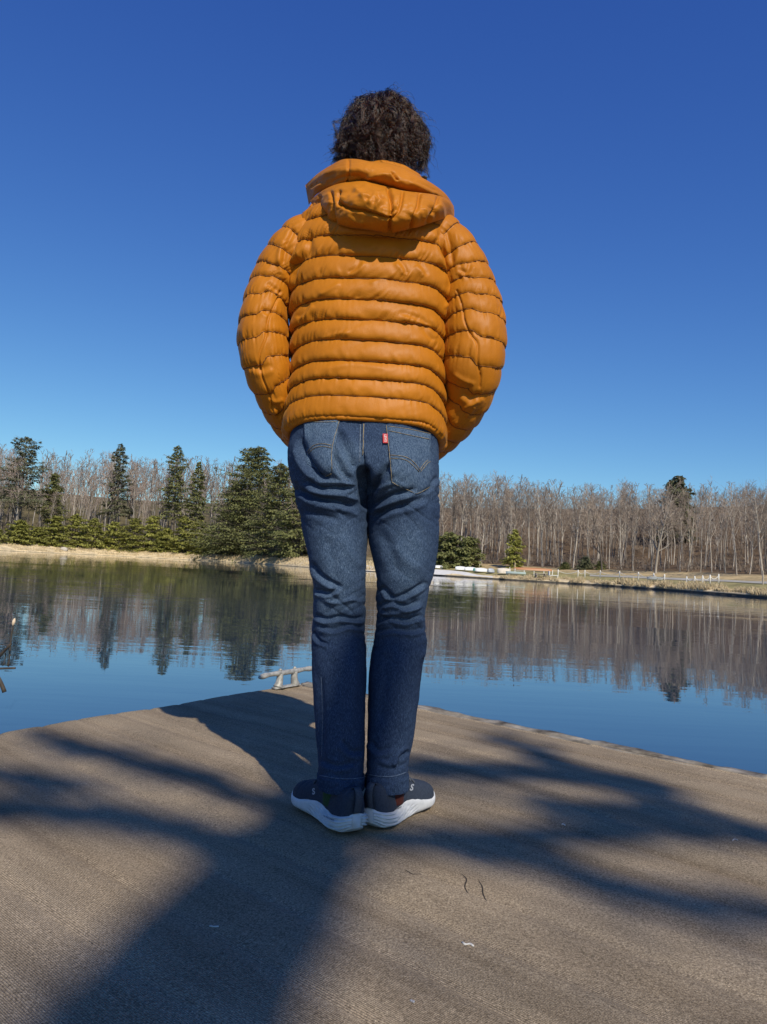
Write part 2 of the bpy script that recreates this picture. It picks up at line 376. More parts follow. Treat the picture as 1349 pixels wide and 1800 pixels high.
rt = random.Random(3)
def skyline(L, th, low=0.0):                     # scale that brings a 16.5 m tree up to the photographed treetop line
    d = math.hypot(L[0], L[1]); px = IW / 2 + math.tan(rad(th)) * FPX
    top = np.interp(px, [-400, 0, 250, 500, 640, 760, 900, 1050, 1200, 1349, 1700], [165, 168, 176, 178, 172, 168, 176, 166, 168, 172, 165])
    return float(np.clip((d * (top - low) / FPX - L[2] + .575) / 18.2, .42, 1.9))
made = {}
def wood_tree(kind, loc, sc, label, group):
    i = rt.randrange(len(protos)); key = (kind, i); lab = label; rz = rt.uniform(0, 6.28)
    s = sc; sxy = s * rt.uniform(.85, 1.1)
    if key not in made:
        mats = {'r': (m_bark_dark, m_twig_grey), 'f': (m_bark_pale, m_twig_grey), 'l': (m_bark_dark, m_twig_red), 'p': (m_bark_pale, m_twig_red)}[kind]
        r = plant('bare_tree', protos[i][0], mats, loc, lab, 'tree', group); r.rotation_euler = (0, 0, rz); r.scale = (sxy, sxy, s); made[key] = r; return r
    return copy_thing(made[key], loc, rz, (sxy, sxy, s), lab, group)
taken = []
def free(x, y, d):
    if any((x - a) ** 2 + (y - b) ** 2 < d * d for a, b in taken): return False
    taken.append((x, y)); return True
# front edge of the right wood: trunks one can follow from the lawn upward
for px in [905, 932, 958, 992, 1012, 1040, 1076, 1097, 1118, 1150, 1172, 1200, 1214, 1236, 1256, 1280, 1300, 1322, 1345, 1372, 1405, 1450]:
    th = px_az(px); L = spot(th, rt.uniform(19.5, 23)); taken.append(L[:2])
    wood_tree('f', L, skyline(L, th, rt.uniform(2, 32)), LB_F, GR_F)
k = 0
while k < 150:
    th = rt.uniform(2, 37); t = 22 + 46 * rt.random() ** 1.3; L = spot(th, t)
    if not free(L[0], L[1], 1.7): continue
    wood_tree(rt.choice('rrff'), L, skyline(L, th, rt.uniform(-4, 30)), LB_R, GR_R); k += 1
k = 0
while k < 105:
    th = rt.uniform(-34, -1); t = 17 + 55 * rt.random() ** 1.2; L = spot(th, t)
    if not free(L[0], L[1], 2.2): continue
    wood_tree(rt.choice('lllp'), L, skyline(L, th, rt.uniform(-2, 45)), LB_L, GR_L); k += 1
# the mass of the wood farther back
lowp = [bare_tree(40 + i, 16.5, .8, .42, .15, dense=.23, tw=2.4) for i in range(4)]
acc = []; acc_t = []
for k in range(830):
    th = rt.uniform(-36, 38) if k < 660 else (rt.uniform(-72, -34) if k % 2 else rt.uniform(36, 75)); t = rt.uniform(26, 90) if th > -1 else rt.uniform(24, 110); L = spot(th, t); (vt, ft), (vc, fc) = lowp[k % 4]
    a = rt.uniform(0, 6.28); ca, sa = math.cos(a), math.sin(a); s = skyline(L, th, rt.uniform(0, 60))
    rot_ = lambda q: np.stack([q[:, 0]*ca - q[:, 1]*sa, q[:, 0]*sa + q[:, 1]*ca, q[:, 2]], 1) * s + np.array(L); acc.append((rot_(vc), fc)); acc_t.append((rot_(vt), ft))
vv, ff = merge(acc); print('bg quads', sum(len(q) for q in ff)); tag(mk('background_wood', vv, ff, m_twig_back), kind='stuff')
vv, ff = merge(acc_t); tag(mk('background_trunks', vv, ff, m_bark_back), kind='stuff')
# brush between the trunks
acc = []
def brush(th0, th1, t0, t1, n_, h0, h1, seed):
    r_ = np.random.default_rng(seed); P0 = []; P1 = []
    for _ in range(n_):
        th = r_.uniform(th0, th1); L = np.array(spot(th, r_.uniform(t0, t1))); h = r_.uniform(h0, h1)
        for q in range(4):
            d = np.array([r_.normal(0, .45), r_.normal(0, .45), 1]) * h * r_.uniform(.5, 1); P0.append(L); P1.append(L + d)
            e = L + d * .5; P0.append(e); P1.append(e + np.array([r_.normal(0, .5), r_.normal(0, .5), .6]) * h * .5)
    return segs(P0, P1, np.full(len(P0), .03), np.full(len(P0), .01), 3)
vv, ff = merge([brush(3, 37, 20.5, 45, 600, .5, 2.2, 1), brush(0, 37, 45, 130, 1500, 2, 6, 6), brush(-35, -1, 16, 50, 500, 1, 4.5, 2)]); tag(mk('brush_undergrowth', vv, ff, m_twig_grey), kind='stuff')

# evergreens, each placed by the photograph
def evergreen(px, ytop, ybase, t, proto_f, mats, label, cat='tree', name='hemlock_tree', group=None, wpx=None):
    th = px_az(px); L = spot(th, t); r = math.hypot(L[0], L[1]); q_ = ray(px, ytop); H = max(.8, float(CAM[2] + q_[2] * r / math.hypot(q_[0], q_[1])) - L[2])
    R = (wpx / 2 / FPX * r) if wpx else H * .22
    return plant(name, proto_f(H, R), mats, L, label, cat, group)
mh, md, mo = (m_bark_dark, m_hem), (m_bark_dark, m_dark), (m_bark_dark, m_olive)
ev = [
 (36, 768, 940, 20, 60, md, 'dark narrow-topped pine at the left end of the far treeline', 'pine_tree', 120),
 (204, 780, 945, 19, 50, md, 'dark conifer whose tip stands alone above the reddish crowns', 'pine_tree', 62),
 (305, 783, 950, 19, 50, mh, 'tall slim conifer between two bare pinkish trees, with thin dark top', 'hemlock_tree', 70),
 (344, 812, 950, 18, 40, mh, 'short dark conifer just right of the tall slim one', 'hemlock_tree', 50),
 (92, 832, 940, 17, 40, mh, 'small dark green conifer behind the pale forked tree', 'hemlock_tree', 56),
 (436, 788, 980, 16, 210, mh, 'big dense hemlock with twin tops at the end of the left bank', 'hemlock_tree', 175),
 (452, 786, 980, 19, 150, mh, 'second top of the big hemlock clump, slightly taller', 'hemlock_tree', 150),
 (490, 815, 982, 14, 150, mh, 'broad olive hemlock beside the person on the left bank', 'hemlock_tree', 120),
 (412, 850, 975, 13, 120, mh, 'lower bushy hemlock in front of the twin-topped one', 'hemlock_tree', 90),
 (525, 850, 985, 16, 120, mh, 'hemlock half hidden behind the left trouser leg', 'hemlock_tree', 110),
 (575, 860, 992, 17, 100, mh, 'hemlock hidden behind the person', 'hemlock_tree', 110),
 (1195, 838, 1000, 62, 50, md, 'lone dark pine whose top rises above the right wood', 'pine_tree', 60),
 (1183, 845, 1000, 66, 40, md, 'shorter dark pine beside the lone pine above the right wood', 'pine_tree', 50),
]
for k, (px, yt, yb, t, nb, mm, lab, nm, wp) in enumerate(ev):
    if nm == 'hemlock_tree' and 'hidden behind' in lab and 'person' in lab and px == 575: continue
    evergreen(px, yt, yb, t, lambda H, R, k=k, nb=nb: hemlock(100 + k, H, R * (.95 if px < 400 else 1.1), .30 if px < 400 else .03, nb + 45, 22, .62, .5 if px < 400 or px > 1100 else .7), mm, lab, 'tree', nm, None, wp)
bushes = [(38, 915, 52), (70, 928, 40), (100, 908, 60), (135, 905, 62), (168, 912, 60), (205, 918, 56), (238, 912, 62), (270, 908, 58), (298, 930, 46), (326, 908, 62), (352, 915, 54), (375, 925, 46), (-15, 920, 60), (-60, 918, 60)]
pb = None
for k, (px, yt, wp) in enumerate(bushes):
    yb = 960 + .052 * px; th = px_az(px); L = spot(th, 11.5 + rt.uniform(-1, 1.5))
    evergreen(px, yt, yb + 3, 11.5 + rt.uniform(-1, 1.5), lambda H, R, k=k: hemlock(200 + k, H, R * 1.05, .0, 75, 20, .60, .58), mo,
              '%s evergreen bush in the row along the straw-coloured left bank' % ('leftmost olive-green', 'second from left olive-green', 'third from left broad olive-green', 'fourth from left broad olive-green', 'fifth from left broad olive-green', 'sixth from left olive-green', 'seventh from left broad olive-green', 'eighth from left broad olive-green', 'low ninth from left', 'tenth from left tall olive-green', 'eleventh from left olive-green', 'rightmost small olive-green', 'just outside the left edge, first', 'just outside the left edge, second')[k], 'bush', 'evergreen_bush', 'evergreen bushes along the left bank', wp)
small = [(285, 935, 970, 9.5, 26, mo, 'yellow-green young evergreen in front of the bush row, left one'), (355, 938, 973, 9.5, 22, mo, 'yellow-green young evergreen at the right end of the bush row'),
 (795, 938, 1000, 12, 62, mh, 'dark green bush on the right shore, beside the right trouser leg'), (828, 945, 1000, 13, 50, mh, 'green bush behind the upturned white boats'), (772, 945, 998, 13, 50, mh, 'green bush partly covered by the right trouser leg'),
 (908, 932, 1002, 17, 34, mo, 'upright olive evergreen sapling behind the boat racks'), (1033, 980, 1008, 19, 24, md, 'small round dark bush at the foot of the right wood'), (1060, 988, 1009, 20, 16, mh, 'tiny green bush right of the round dark bush'), (998, 990, 1008, 19, 16, mh, 'tiny olive bush left of the round dark bush')]
for k, (px, yt, yb, t, wp, mm, lab) in enumerate(small):
    evergreen(px, yt, yb, t, lambda H, R, k=k: hemlock(300 + k, H, R * 1.2, .0, 60, 18, .36 if H < 4 else .5, .5), mm, lab, 'bush', 'evergreen_bush', None, wp)
# single trees that stand out
def single(px, t, seed, H, sp, lo, r0, mats, lab, lean=0.0):
    L = spot(px_az(px), t); return plant('bare_tree', bare_tree(seed, H, sp, lo, r0, lean), mats, L, lab, 'tree')
single(1157, 17.5, 61, 11.5, 1.3, .25, .20, (m_bark_pale, m_twig_grey), 'broad pale tree with low spreading limbs at the lawn edge in front of the wood')
single(1063, 18.5, 62, 9.5, 1.3, .2, .15, (m_bark_dark, m_twig_grey), 'small many-limbed tree beside the round dark bush')
single(847, 14, 63, 7, 1.3, .4, .12, (m_bark_pale, m_twig_grey), 'short crooked pale tree standing over the upturned boats')
single(30, 16, 64, 20, .8, .3, .22, (m_bark_pale, m_twig_red), 'pale forked tree in front of the dark pines at the left')
single(88, 14, 65, 14, .7, .4, .16, (m_bark_pale, m_twig_grey), 'slim pale trunk rising from the bushes at the left', .04)
single(133, 15, 66, 21, .75, .35, .20, (m_bark_pale, m_twig_red), 'tall pale tree with reddish crown behind the bush row')
single(250, 15, 67, 19, .8, .35, .17, (m_bark_pale, m_twig_red), 'tall pale-trunked tree between the lone-tipped conifer and the slim conifer')

# ---- dock
def ln(a, b): d = b - a; return a[:2], d[:2] / np.linalg.norm(d[:2])
p1, eL = ln(G(478, 1210), G(40, 1283)); p2, eR = ln(G(736, 1242), G(1330, 1363))
A_ = np.array([[eL[0], -eR[0]], [eL[1], -eR[1]]]); s_ = np.linalg.solve(A_, p2 - p1); DC = p1 + eL * s_[0]
DW, DL = 6.4, 6.4                              # size along the right and the left edge
def dk(u, v, z=0.0): return np.array([DC[0] + eR[0]*u + eL[0]*v, DC[1] + eR[1]*u + eL[1]*v, z])
dock = empty('dock', dk(0, 0, 0), 'brown carpeted floating dock corner with a weathered plank along its right edge', 'dock')
m_carpet = mat('brown_ribbed_carpet', (.2, .15, .1), .95); n = N(m_carpet); n.b.inputs['Specular IOR Level'].default_value = .12
ang = math.atan2(eR[1], eR[0])
vr = n.coord((1, 1, 1), (0, 0, -ang)); sx = n.n('ShaderNodeSeparateXYZ', {'Vector': vr})
rib = n.n('ShaderNodeTexWave', {'Vector': vr, 'Scale': 95.0, 'Distortion': 1.6, 'Detail': 2.0, 'Detail Scale': 14.0}, wave_type='BANDS', bands_direction='Y').outputs[1]
fine = n.noise(n.coord((1, 1, 1)), 420, 2, .7); fleck = n.noise(n.coord((1, 1, 1)), 260, 3, .7); big = n.noise(n.coord((1, 1, 1)), 2.3, 5, .65)
stre = n.noise(n.n('ShaderNodeMapping', {'Vector': vr, 'Scale': (.5, 9.0, 1)}).outputs[0], 1.0, 4, .6)
c = n.ramp(fleck, [(.30, (.175, .138, .094)), (.5, (.35, .28, .193)), (.72, (.56, .455, .32))])
c = n.mix(1.0, c, n.ramp(fine, [(.25, (.55, .55, .55)), (.75, (1.5, 1.48, 1.45))]), 'MULTIPLY')
c = n.mix(1.0, c, n.ramp(big, [(.3, (.80, .79, .77)), (.7, (1.14, 1.12, 1.10))]), 'MULTIPLY')
c = n.mix(1.0, c, n.ramp(stre, [(.34, (.74, .72, .70)), (.56, (1.04, 1.04, 1.04))]), 'MULTIPLY')
c = n.mix(.45, c, n.mix(1.0, c, n.ramp(rib, [(.15, (.6, .6, .6)), (.7, (1.15, 1.15, 1.15))]), 'MULTIPLY'))
n.color(c)
n.bump(n.math('ADD', n.math('MULTIPLY', rib, .9), n.math('MULTIPLY', fleck, .8)), .0011, 1.0)
gu = np.concatenate([np.linspace(.0, .012, 4), np.linspace(.03, 4.2, 210), np.linspace(4.3, DW - .05, 30)])
gv = np.concatenate([np.linspace(-.012, .03, 5), np.linspace(.05, 4.4, 300), np.linspace(4.5, DL, 30)])
UU, VV = np.meshgrid(gu, gv, indexing='ij')
UU = UU.copy(); VV = VV + .066                 # the carpet stops short of the plank
edge = np.minimum(UU, VV - .06)
UU2 = UU - .012 * smooth(.02, 0, UU) * (1 + 1.2 * nz(st3(VV * 3.3, 0, 1.))) ; VV2 = VV + .006 * smooth(.10, .05, VV) * nz(st3(UU * 7, 0, 4.))
zz = .006 - .0046 * np.exp(-((((VV + .004 * nz(st3(UU * 1.3, 0, 7.))) % .147) - .07) / .011) ** 2) + .0035 * fbm(st3(UU * 1.6, VV * 1.6, 0), 3) + .0022 * nz(st3(UU * .8, VV * 7.5, 2.)) - .010 * smooth(.02, 0, UU)
V = np.stack([DC[0] + eR[0]*UU2 + eL[0]*VV2, DC[1] + eR[1]*UU2 + eL[1]*VV2, zz], -1)
mk('carpet', V.reshape(-1, 3), grid(len(gu), len(gv)), m_carpet, dock)
bvh_c = BVHTree.FromPolygons([tuple(q) for q in V.reshape(-1, 3)], [tuple(q) for q in grid(len(gu), len(gv)).tolist()])
def lay(p, up=0.0):                            # drop points onto the carpet
    out = []
    for q in p:
        h = bvh_c.ray_cast(Vector((q[0], q[1], .2)), Vector((0, 0, -1))); out.append([q[0], q[1], (h[0].z if h[0] else .006) + up])
    return np.array(out)
m_wood = mottled('weathered_wood', (.06, .05, .04), (.36, .32, .265), 14, .9, .004, 60, (1, 1, 1)); n = N(m_wood)
def plank(u0, u1, v0, v1, z0, z1, seed, name='edge_board', n_=120):
    uu = np.linspace(u0, u1, n_); j = lambda k, a: a * (nz(st3(uu * 9, seed, k)) + .6 * nz(st3(uu * 31, seed, k + .5)))
    prof = [(v0, z0, .002), (v0, z1, .004), (v0 + (v1 - v0) * .5, z1 + .001, .003), (v1, z1, .004), (v1, z0, .002)]
    V = np.stack([np.stack([DC[0] + eR[0]*uu + eL[0]*(v + j(i, a)), DC[1] + eR[1]*uu + eL[1]*(v + j(i, a)), z + j(i + 7, a)], -1) for i, (v, z, a) in enumerate(prof)], 1)
    return mk(name, V.reshape(-1, 3), [grid(n_, 5, True), np.array([[4, 3, 2, 1, 0], [(n_ - 1) * 5 + q for q in range(5)]])], m_wood, dock)
plank(.02, 2.05, -.004, .036, -.16, .006, 1); plank(2.07, DW, -.006, .036, -.16, .004, 2)
plank(.05, 3.1, .041, .062, -.14, .003, 3, 'edge_strip'); plank(3.12, DW, .041, .062, -.14, .001, 4, 'edge_strip')
# fascia along the left edge and the frame below
def slab(u0, u1, v0, v1, z0, z1, name, mt):
    V = np.array([dk(u, v, z) for z in (z0, z1) for u, v in ((u0, v0), (u1, v0), (u1, v1), (u0, v1))])
    return mk(name, V, np.array([[3, 2, 1, 0], [4, 5, 6, 7], [0, 1, 5, 4], [1, 2, 6, 5], [2, 3, 7, 6], [3, 0, 4, 7]]), mt, dock, False)
slab(.0, .035, .05, DL, -.17, -.022, 'fascia_board', m_wood); slab(.04, DW - .06, .05, DL - .06, -.13, -.012, 'deck_frame', m_wood)
slab(.25, DW - .3, .3, DL - .3, -.62, -.135, 'float', mat('black_float', (.03, .03, .032), .5))
m_tear = mat('dark_tear', (.03, .022, .016), .95)
def tear(px):
    g_ = np.array([G(x, y, .0065) for x, y in px]); r = spline(g_, 14); w = .0009 * np.sin(np.linspace(.15, 3.0, 14)) + .0004
    d = np.gradient(r, axis=0); s = np.stack([-d[:, 1], d[:, 0], 0*d[:, 0]], 1); s /= np.linalg.norm(s, axis=1, keepdims=True)
    zc = lambda q: q
    Vt = np.stack([r - s * w[:, None], r + [0, 0, .0], r + s * w[:, None]], 1); Vt = lay(Vt.reshape(-1, 3), .0005)
    mk('tear', Vt, grid(14, 3), m_tear, dock)
tear([(812, 1534), (820, 1542), (818, 1556), (825, 1566)]); tear([(842, 1546), (848, 1556), (850, 1568), (857, 1579)]); tear([(712, 1528), (728, 1536), (742, 1532)])
# cleat
m_galv = mottled('galvanised_metal', (.22, .215, .195), (.47, .455, .41), 60, .55, .0008, 120, spec=.5); N(m_galv).b.inputs['Metallic'].default_value = .25
cb = (G(484, 1212, .008) + G(523, 1203, .008)) / 2
cl = empty('dock_cleat', cb, 'grey galvanised mooring cleat bolted at the far corner of the dock', 'cleat')
cdir = np.array([-eL[0], -eL[1], 0]); cdir /= np.linalg.norm(cdir); zc = np.array([0, 0, 1.])
def cp(a, z): return cb + cdir * a * 1.30 + zc * z * 1.0
hb = spline([cp(-.150, .060), cp(-.10, .0655), cp(-.05, .066), cp(0, .066), cp(.05, .066), cp(.10, .068), cp(.152, .066)], 40)
hr = .92 * sinterp(np.linspace(0, 1, 40), [(0, .006), (.02, .0095), (.2, .0105), (.35, .0135), (.5, .0125), (.65, .0135), (.8, .0105), (.98, .0095), (1, .006)])
pt = [tube(hb, hr, 14)]
for sg in (-1, 1):
    lg = spline([cp(sg * .040, .064), cp(sg * .040, .040), cp(sg * .043, .02), cp(sg * .048, .004)], 14); pt.append(tube(lg, np.linspace(.0145, .0160, 14) + .006 * np.linspace(0, 1, 14) ** 3, 14))
ba = spline([cp(-.066, .005), cp(-.03, .007), cp(.03, .007), cp(.066, .005)], 24); v, f = tube(ba, .018, 16); v[:, 2] = cb[2] + (v[:, 2] - cb[2]) * .35; pt.append((v, f))
v, f = merge(pt); mk('horn_bar', v, f, m_galv, cl)
for a in (-.040, .040):
    v, f = merge([tube([cp(a, .076), cp(a, .084)], .0085, 6), tube([cp(a, .084), cp(a, .087)], [.006, .003], 10)]); mk('bolt_head', v, f, m_galv, cl)
# litter on the carpet
m_white = mottled('white_scrap', (.40, .38, .34), (.62, .60, .56), 90, .9); m_tw = mat('dry_twig', (.30, .24, .18), .9)
def scrap(name, px, r, mt, lab, cat):
    g_ = np.array([G(x, y, .006) for x, y in px]); rr = lay(spline(g_, 10), r * .35); v, f = tube(rr, r * .7 * (.55 + .45 * np.abs(np.sin(np.linspace(.3, 6, 10)))), 6); return tag(mk(name, v, f, mt), lab, cat)
scrap('feather', [(813, 1657), (818, 1661), (826, 1660), (833, 1664)], .0028, m_white, 'small white feather scrap lying on the sunlit carpet', 'feather')
scrap('pebble', [(722, 1765), (725, 1767), (729, 1768)], .0028, mat('grey_pebble', (.28, .28, .3), .7), 'tiny grey pebble on the carpet near the bottom edge', 'pebble')
scrap('twig', [(1013, 1380), (1022, 1382), (1032, 1385)], .0022, m_tw, 'short dry twig on the carpet right of the shoes', 'twig')
scrap('leaf_scrap', [(988, 1450), (991, 1450), (994, 1452)], .003, m_white, 'pale leaf scrap in the shaded band right of the shoes', 'scrap')
scrap('straw_bit', [(1288, 1482), (1293, 1479), (1298, 1481)], .0018, m_white, 'thin pale straw bit on the carpet near the right edge', 'straw')
scrap('lint', [(368, 1626), (376, 1628), (385, 1628)], .0022, m_white, 'small white lint on the shaded carpet left of the feet', 'lint')
# sticks and a cattail standing in the water at the left edge
m_stick = mottled('dark_wet_stick', (.03, .025, .02), (.09, .07, .05), 20, .7); m_cat = mottled('cattail_fluff', (.5, .36, .22), (.7, .55, .38), 30, .95)
YS = 4.6
def stick(pts, r, nm, lab, Yd=YS):
    v, f = tube(spline([P(x, y, Yd + d) for x, y, d in pts], 12), r, 6); return tag(mk(nm, v, f, m_stick), lab, 'stick')
stick([(-50, 1215, .1), (-10, 1163, 0), (6, 1146, -.03), (19, 1132, -.06)], np.linspace(.011, .008, 12), 'driftwood_stick', 'bent dark stick leaning up out of the water at the left edge')
stick([(-40, 1177, 0), (-5, 1175.5, 0), (27, 1174.5, 0)], .006, 'driftwood_stick', 'thin dark stick lying level on the water at the left edge', 4.1)
stick([(-16, 1170, .05), (-4, 1190, 0), (4, 1206, 0), (8, 1217, 0)], np.linspace(.007, .010, 12), 'driftwood_stick', 'short dark stub pointing down into the water at the left edge', 3.2)
cat = empty('cattail', P(14, 1178, YS), 'bent cattail stalk with pale fluffy head at the left edge of the water', 'cattail')
v, f = tube(spline([P(15, 1172, YS), P(18, 1140, YS), P(21, 1110, YS), P(25, 1088, YS)], 14), .004, 6); mk('stalk', v, f, m_stick, cat)
v, f = tube(spline([P(22.5, 1100, YS), P(24, 1094, YS), P(26, 1087, YS)], 10), .010 * np.sin(np.linspace(.35, 2.8, 10)), 8); mk('seed_head', v, f, m_cat, cat)
v, f = merge([tube(spline([P(8, 1140, YS), P(9.5, 1155, YS), P(5, 1171, YS)], 8), .0028, 5), tube(spline([P(18, 1150, YS), P(15, 1163, YS), P(13.5, 1171, YS)], 8), .003, 5)]); mk('leaf', v, f, m_stick, cat)

# ---- things on the right shore
m_hull = mat('white_hull', (.72, .73, .72), .4); m_hullg = mat('green_hull', (.10, .30, .26), .45); m_teal = mat('pale_teal_hull', (.50, .62, .62), .45); m_orange = mat('orange_hull', (.42, .19, .08), .5); m_post = mat('white_post', (.72, .70, .64), .7); m_alu = mat('grey_hull', (.42, .45, .48), .35); m_rack = mottled('grey_timber', (.25, .21, .17), (.4, .35, .3), 3)
def at(px, py, Yd): p_ = P(px, py, Yd); return p_
def ground_px(px, t): th = px_az(px); return np.array(spot(th, t))
def hull(L, W, H, flip=True, k=26, j=10):
    s = np.linspace(-1, 1, k)[:, None]; q = np.linspace(-1, 1, j)[None, :]; w = W / 2 * (1 - np.abs(s) ** 2.6) ** .6 + .01
    x = s * L / 2 + 0*q; y = w * np.sin(q * np.pi / 2); z = H * (np.cos(q * np.pi / 2) ** .7) * (1 - .25 * s * s) + (0.12 * H * s ** 4 if flip else 0)
    V = np.stack([x, y + 0*x, z if flip else H - z], -1); return V.reshape(-1, 3), grid(k, j)
def boat(px, t, L, W, H, rz, mt, lab, keel=True, dz=.15, name='upturned_boat', cat='boat', flip=True, dz_mat=None):
    loc = ground_px(px, t) + [0, 0, dz]; r = empty(name, loc, lab, cat, None, rz); v, f = hull(L, W, H, flip); mk('hull', v, f, mt, r, local=True)
    pts = np.array([[x, 0, (H * (1 - .25 * (2*x/L) ** 2) + .02) if flip else .0] for x in np.linspace(-L*.47, L*.47, 12)]); v, f = tube(pts, .025, 5); mk('keel', v, f, mt, r, local=True)
    rim = []
    for sg in (-1, 1):
        xs = np.linspace(-1, 1, 20); rim.append(tube(np.stack([xs * L / 2, sg * (W / 2 * (1 - np.abs(xs) ** 2.6) ** .6 + .01), np.full(20, 0.0 if flip else H)], 1), .03, 5))
    v, f = merge(rim); mk('gunwale', v, f, dz_mat or mt, r, local=True); return r
boat(815, 5.6, 1.9, .95, .5, .35, m_hull, 'upturned white boat nearest the bushes, first of the row by the sand')
boat(832, 5.4, 2.2, 1.0, .48, .4, m_hull, 'long upturned white boat, second in the row by the sand')
boat(843, 5.1, 1.2, .7, .42, .3, m_hullg, 'small upturned green boat between two white ones')
boat(851, 5.0, 2.1, 1.0, .5, .35, m_hull, 'upturned white boat right of the green one')
boat(868, 4.9, 1.5, .9, .62, .9, m_alu, 'upturned grey boat with dark side at the end of the row', dz_mat=mat('dark_trim', (.06, .06, .07), .5))
boat(776, 6.5, 1.4, .8, .4, .2, m_hull, 'white boat half hidden beside the right trouser leg')
boat(891, 4.6, 2.0, 1.2, .75, .1, mottled('cream_cover', (.55, .49, .40), (.66, .60, .5), 3, .8), 'cream covered boat left of the teal boat')
boat(912, 2.9, 2.9, 1.0, .45, .05, m_teal, 'pale teal rowing boat lying low at the bank', flip=False)
boat(1156, 5.0, 2.0, .9, .42, .15, m_alu, 'grey rowing boat on the grass between the roped posts', flip=False)
# the canoe rack with a long orange canoe
rk = empty('boat_rack', ground_px(940, 5.0), 'low timber boat rack with posts on the lawn', 'rack'); rp = ground_px(940, 5.0); rd = np.array([math.cos(-.05), math.sin(-.05), 0])
for a in (-2.4, -1.1, .3, 1.7, 2.9):
    b0 = rp + rd * a; v, f = box(b0 + [0, 0, .42], (.09, .09, .95)); mk('post', v, f, m_post, rk, False)
for a, zz_ in ((0.3, .62),):
    v, f = box(rp + rd * a + [0, .12, zz_], (5.8, .09, .08)); mk('rail', v, f, m_rack, rk, False)
L5 = rp + rd * .2 + [0, .25, .74]
r = empty('canoe', L5, 'long orange canoe lying upside down on the timber rack', 'canoe', None, -.05); v, f = hull(5.4, .75, .34); mk('hull', v, f, m_orange, r, local=True)
v, f = tube(np.array([[x, 0, .36 - .01 * x * x] for x in np.linspace(-2.5, 2.5, 10)]), .02, 5); mk('keel', v, f, m_orange, r, local=True)
b0 = ground_px(910, 6.0); v, f = box(b0 + [0, 0, .8], (.1, .1, 1.7)); tag(mk('wooden_post', v, f, mottled('tan_post', (.5, .4, .25), (.6, .5, .34), 4), smooth_=False), 'tall tan post at the left end of the boat rack', 'post')
b0 = ground_px(901, 4.0); v, f = box(b0 + [0, 0, .55], (.09, .09, 1.2)); tag(mk('white_post', v, f, m_post, smooth_=False), 'white post between the cream boat and the teal boat', 'post')
# picnic table and lounge chair
tb = empty('picnic_table', ground_px(955, 2.6), 'grey picnic table in front of the boat rack', 'table'); t0 = ground_px(955, 2.6)
v, f = box(t0 + [0, 0, .62], (1.7, .8, .06)); mk('tabletop', v, f, m_rack, tb, False)
for sg in (-1, 1):
    v, f = box(t0 + [0, sg * .65, .38], (1.7, .25, .05)); mk('bench', v, f, m_rack, tb, False)
    v, f = box(t0 + [sg * .6, 0, .3], (.08, 1.2, .55)); mk('leg', v, f, m_rack, tb, False)
ch = empty('lounge_chair', ground_px(977, 3.0), 'white garden lounge chair right of the picnic table', 'chair'); t0 = ground_px(977, 3.0)
v, f = box(t0 + [.1, 0, .35], (1.2, .6, .07), .1); mk('seat', v, f, m_hull, ch, False)
v, f = box(t0 + [-.55, 0, .62], (.09, .6, .6), .1); mk('backrest', v, f, m_hull, ch, False)
for a, b in ((-.4, -.25), (-.4, .25), (.6, -.25), (.6, .25)):
    v, f = box(t0 + [a, b, .14], (.06, .06, .36)); mk('leg', v, f, m_hull, ch, False)
# roped posts
def rope_fence(pxs, ts, hgt, lab):
    pts = [ground_px(p_, t_) for p_, t_ in zip(pxs, ts)]; fr = empty('rope_fence', pts[0], lab, 'fence')
    for q in pts:
        v, f = tube([q + [0, 0, -.2], q + [0, 0, hgt], q + [0, 0, hgt + .08]], [.075, .075, .03], 8); mk('post', v, f, m_post, fr)
    for a, b in zip(pts[:-1], pts[1:]):
        s = np.linspace(0, 1, 14)[:, None]; q = a * (1 - s) + b * s + np.array([0, 0, 1.]) * (hgt * .9 - 1.9 * hgt * .62 * s * (1 - s) * 1.3); v, f = tube(q, .034, 5); mk('rope', v, f, m_post, fr)
    return fr
rope_fence([986, 1021, 1033, 1060, 1094, 1127, 1154, 1173], [5.2, 6.0, 6.1, 6.3, 6.2, 6.0, 5.4, 4.6], .95, 'long roped fence of white posts along the lawn, left of the reeds')
rope_fence([1212, 1226, 1240, 1253, 1268], [3.0, 3.6, 4.6, 5.9, 7.6], .85, 'short roped fence of white posts climbing the bank to the path')
b0 = ground_px(1346, 9.0); v, f = box(b0 + [0, 0, .6], (.11, .11, 1.5)); tag(mk('wooden_post', v, f, m_rack, smooth_=False), 'grey post beside the path at the right edge', 'post')
sr = np.random.default_rng(8)
for px, t_ in ((118, 3.5), (760, 5.5)):
    g0 = ground_px(px, t_); u = np.linspace(0, np.pi, 9)[:, None]; w = np.linspace(0, 2*np.pi, 12, endpoint=False)[None]; D_ = st3(np.sin(u)*np.cos(w), np.sin(u)*np.sin(w), np.cos(u) + 0*w); D_ = D_ * (1 + .25 * nz(D_ * 1.7 + px))[..., None] * [1.1, .8, .65]
    tag(mk('boulder', (g0 + D_ + [0, 0, .2]).reshape(-1, 3), grid(9, 12, True), mottled('pale_rock', (.40, .35, .29), (.55, .5, .42), 2)), 'pale boulder on the straw bank in front of the bush row' if px < 500 else 'pale boulder at the top of the sand beside the right trouser leg', 'boulder')

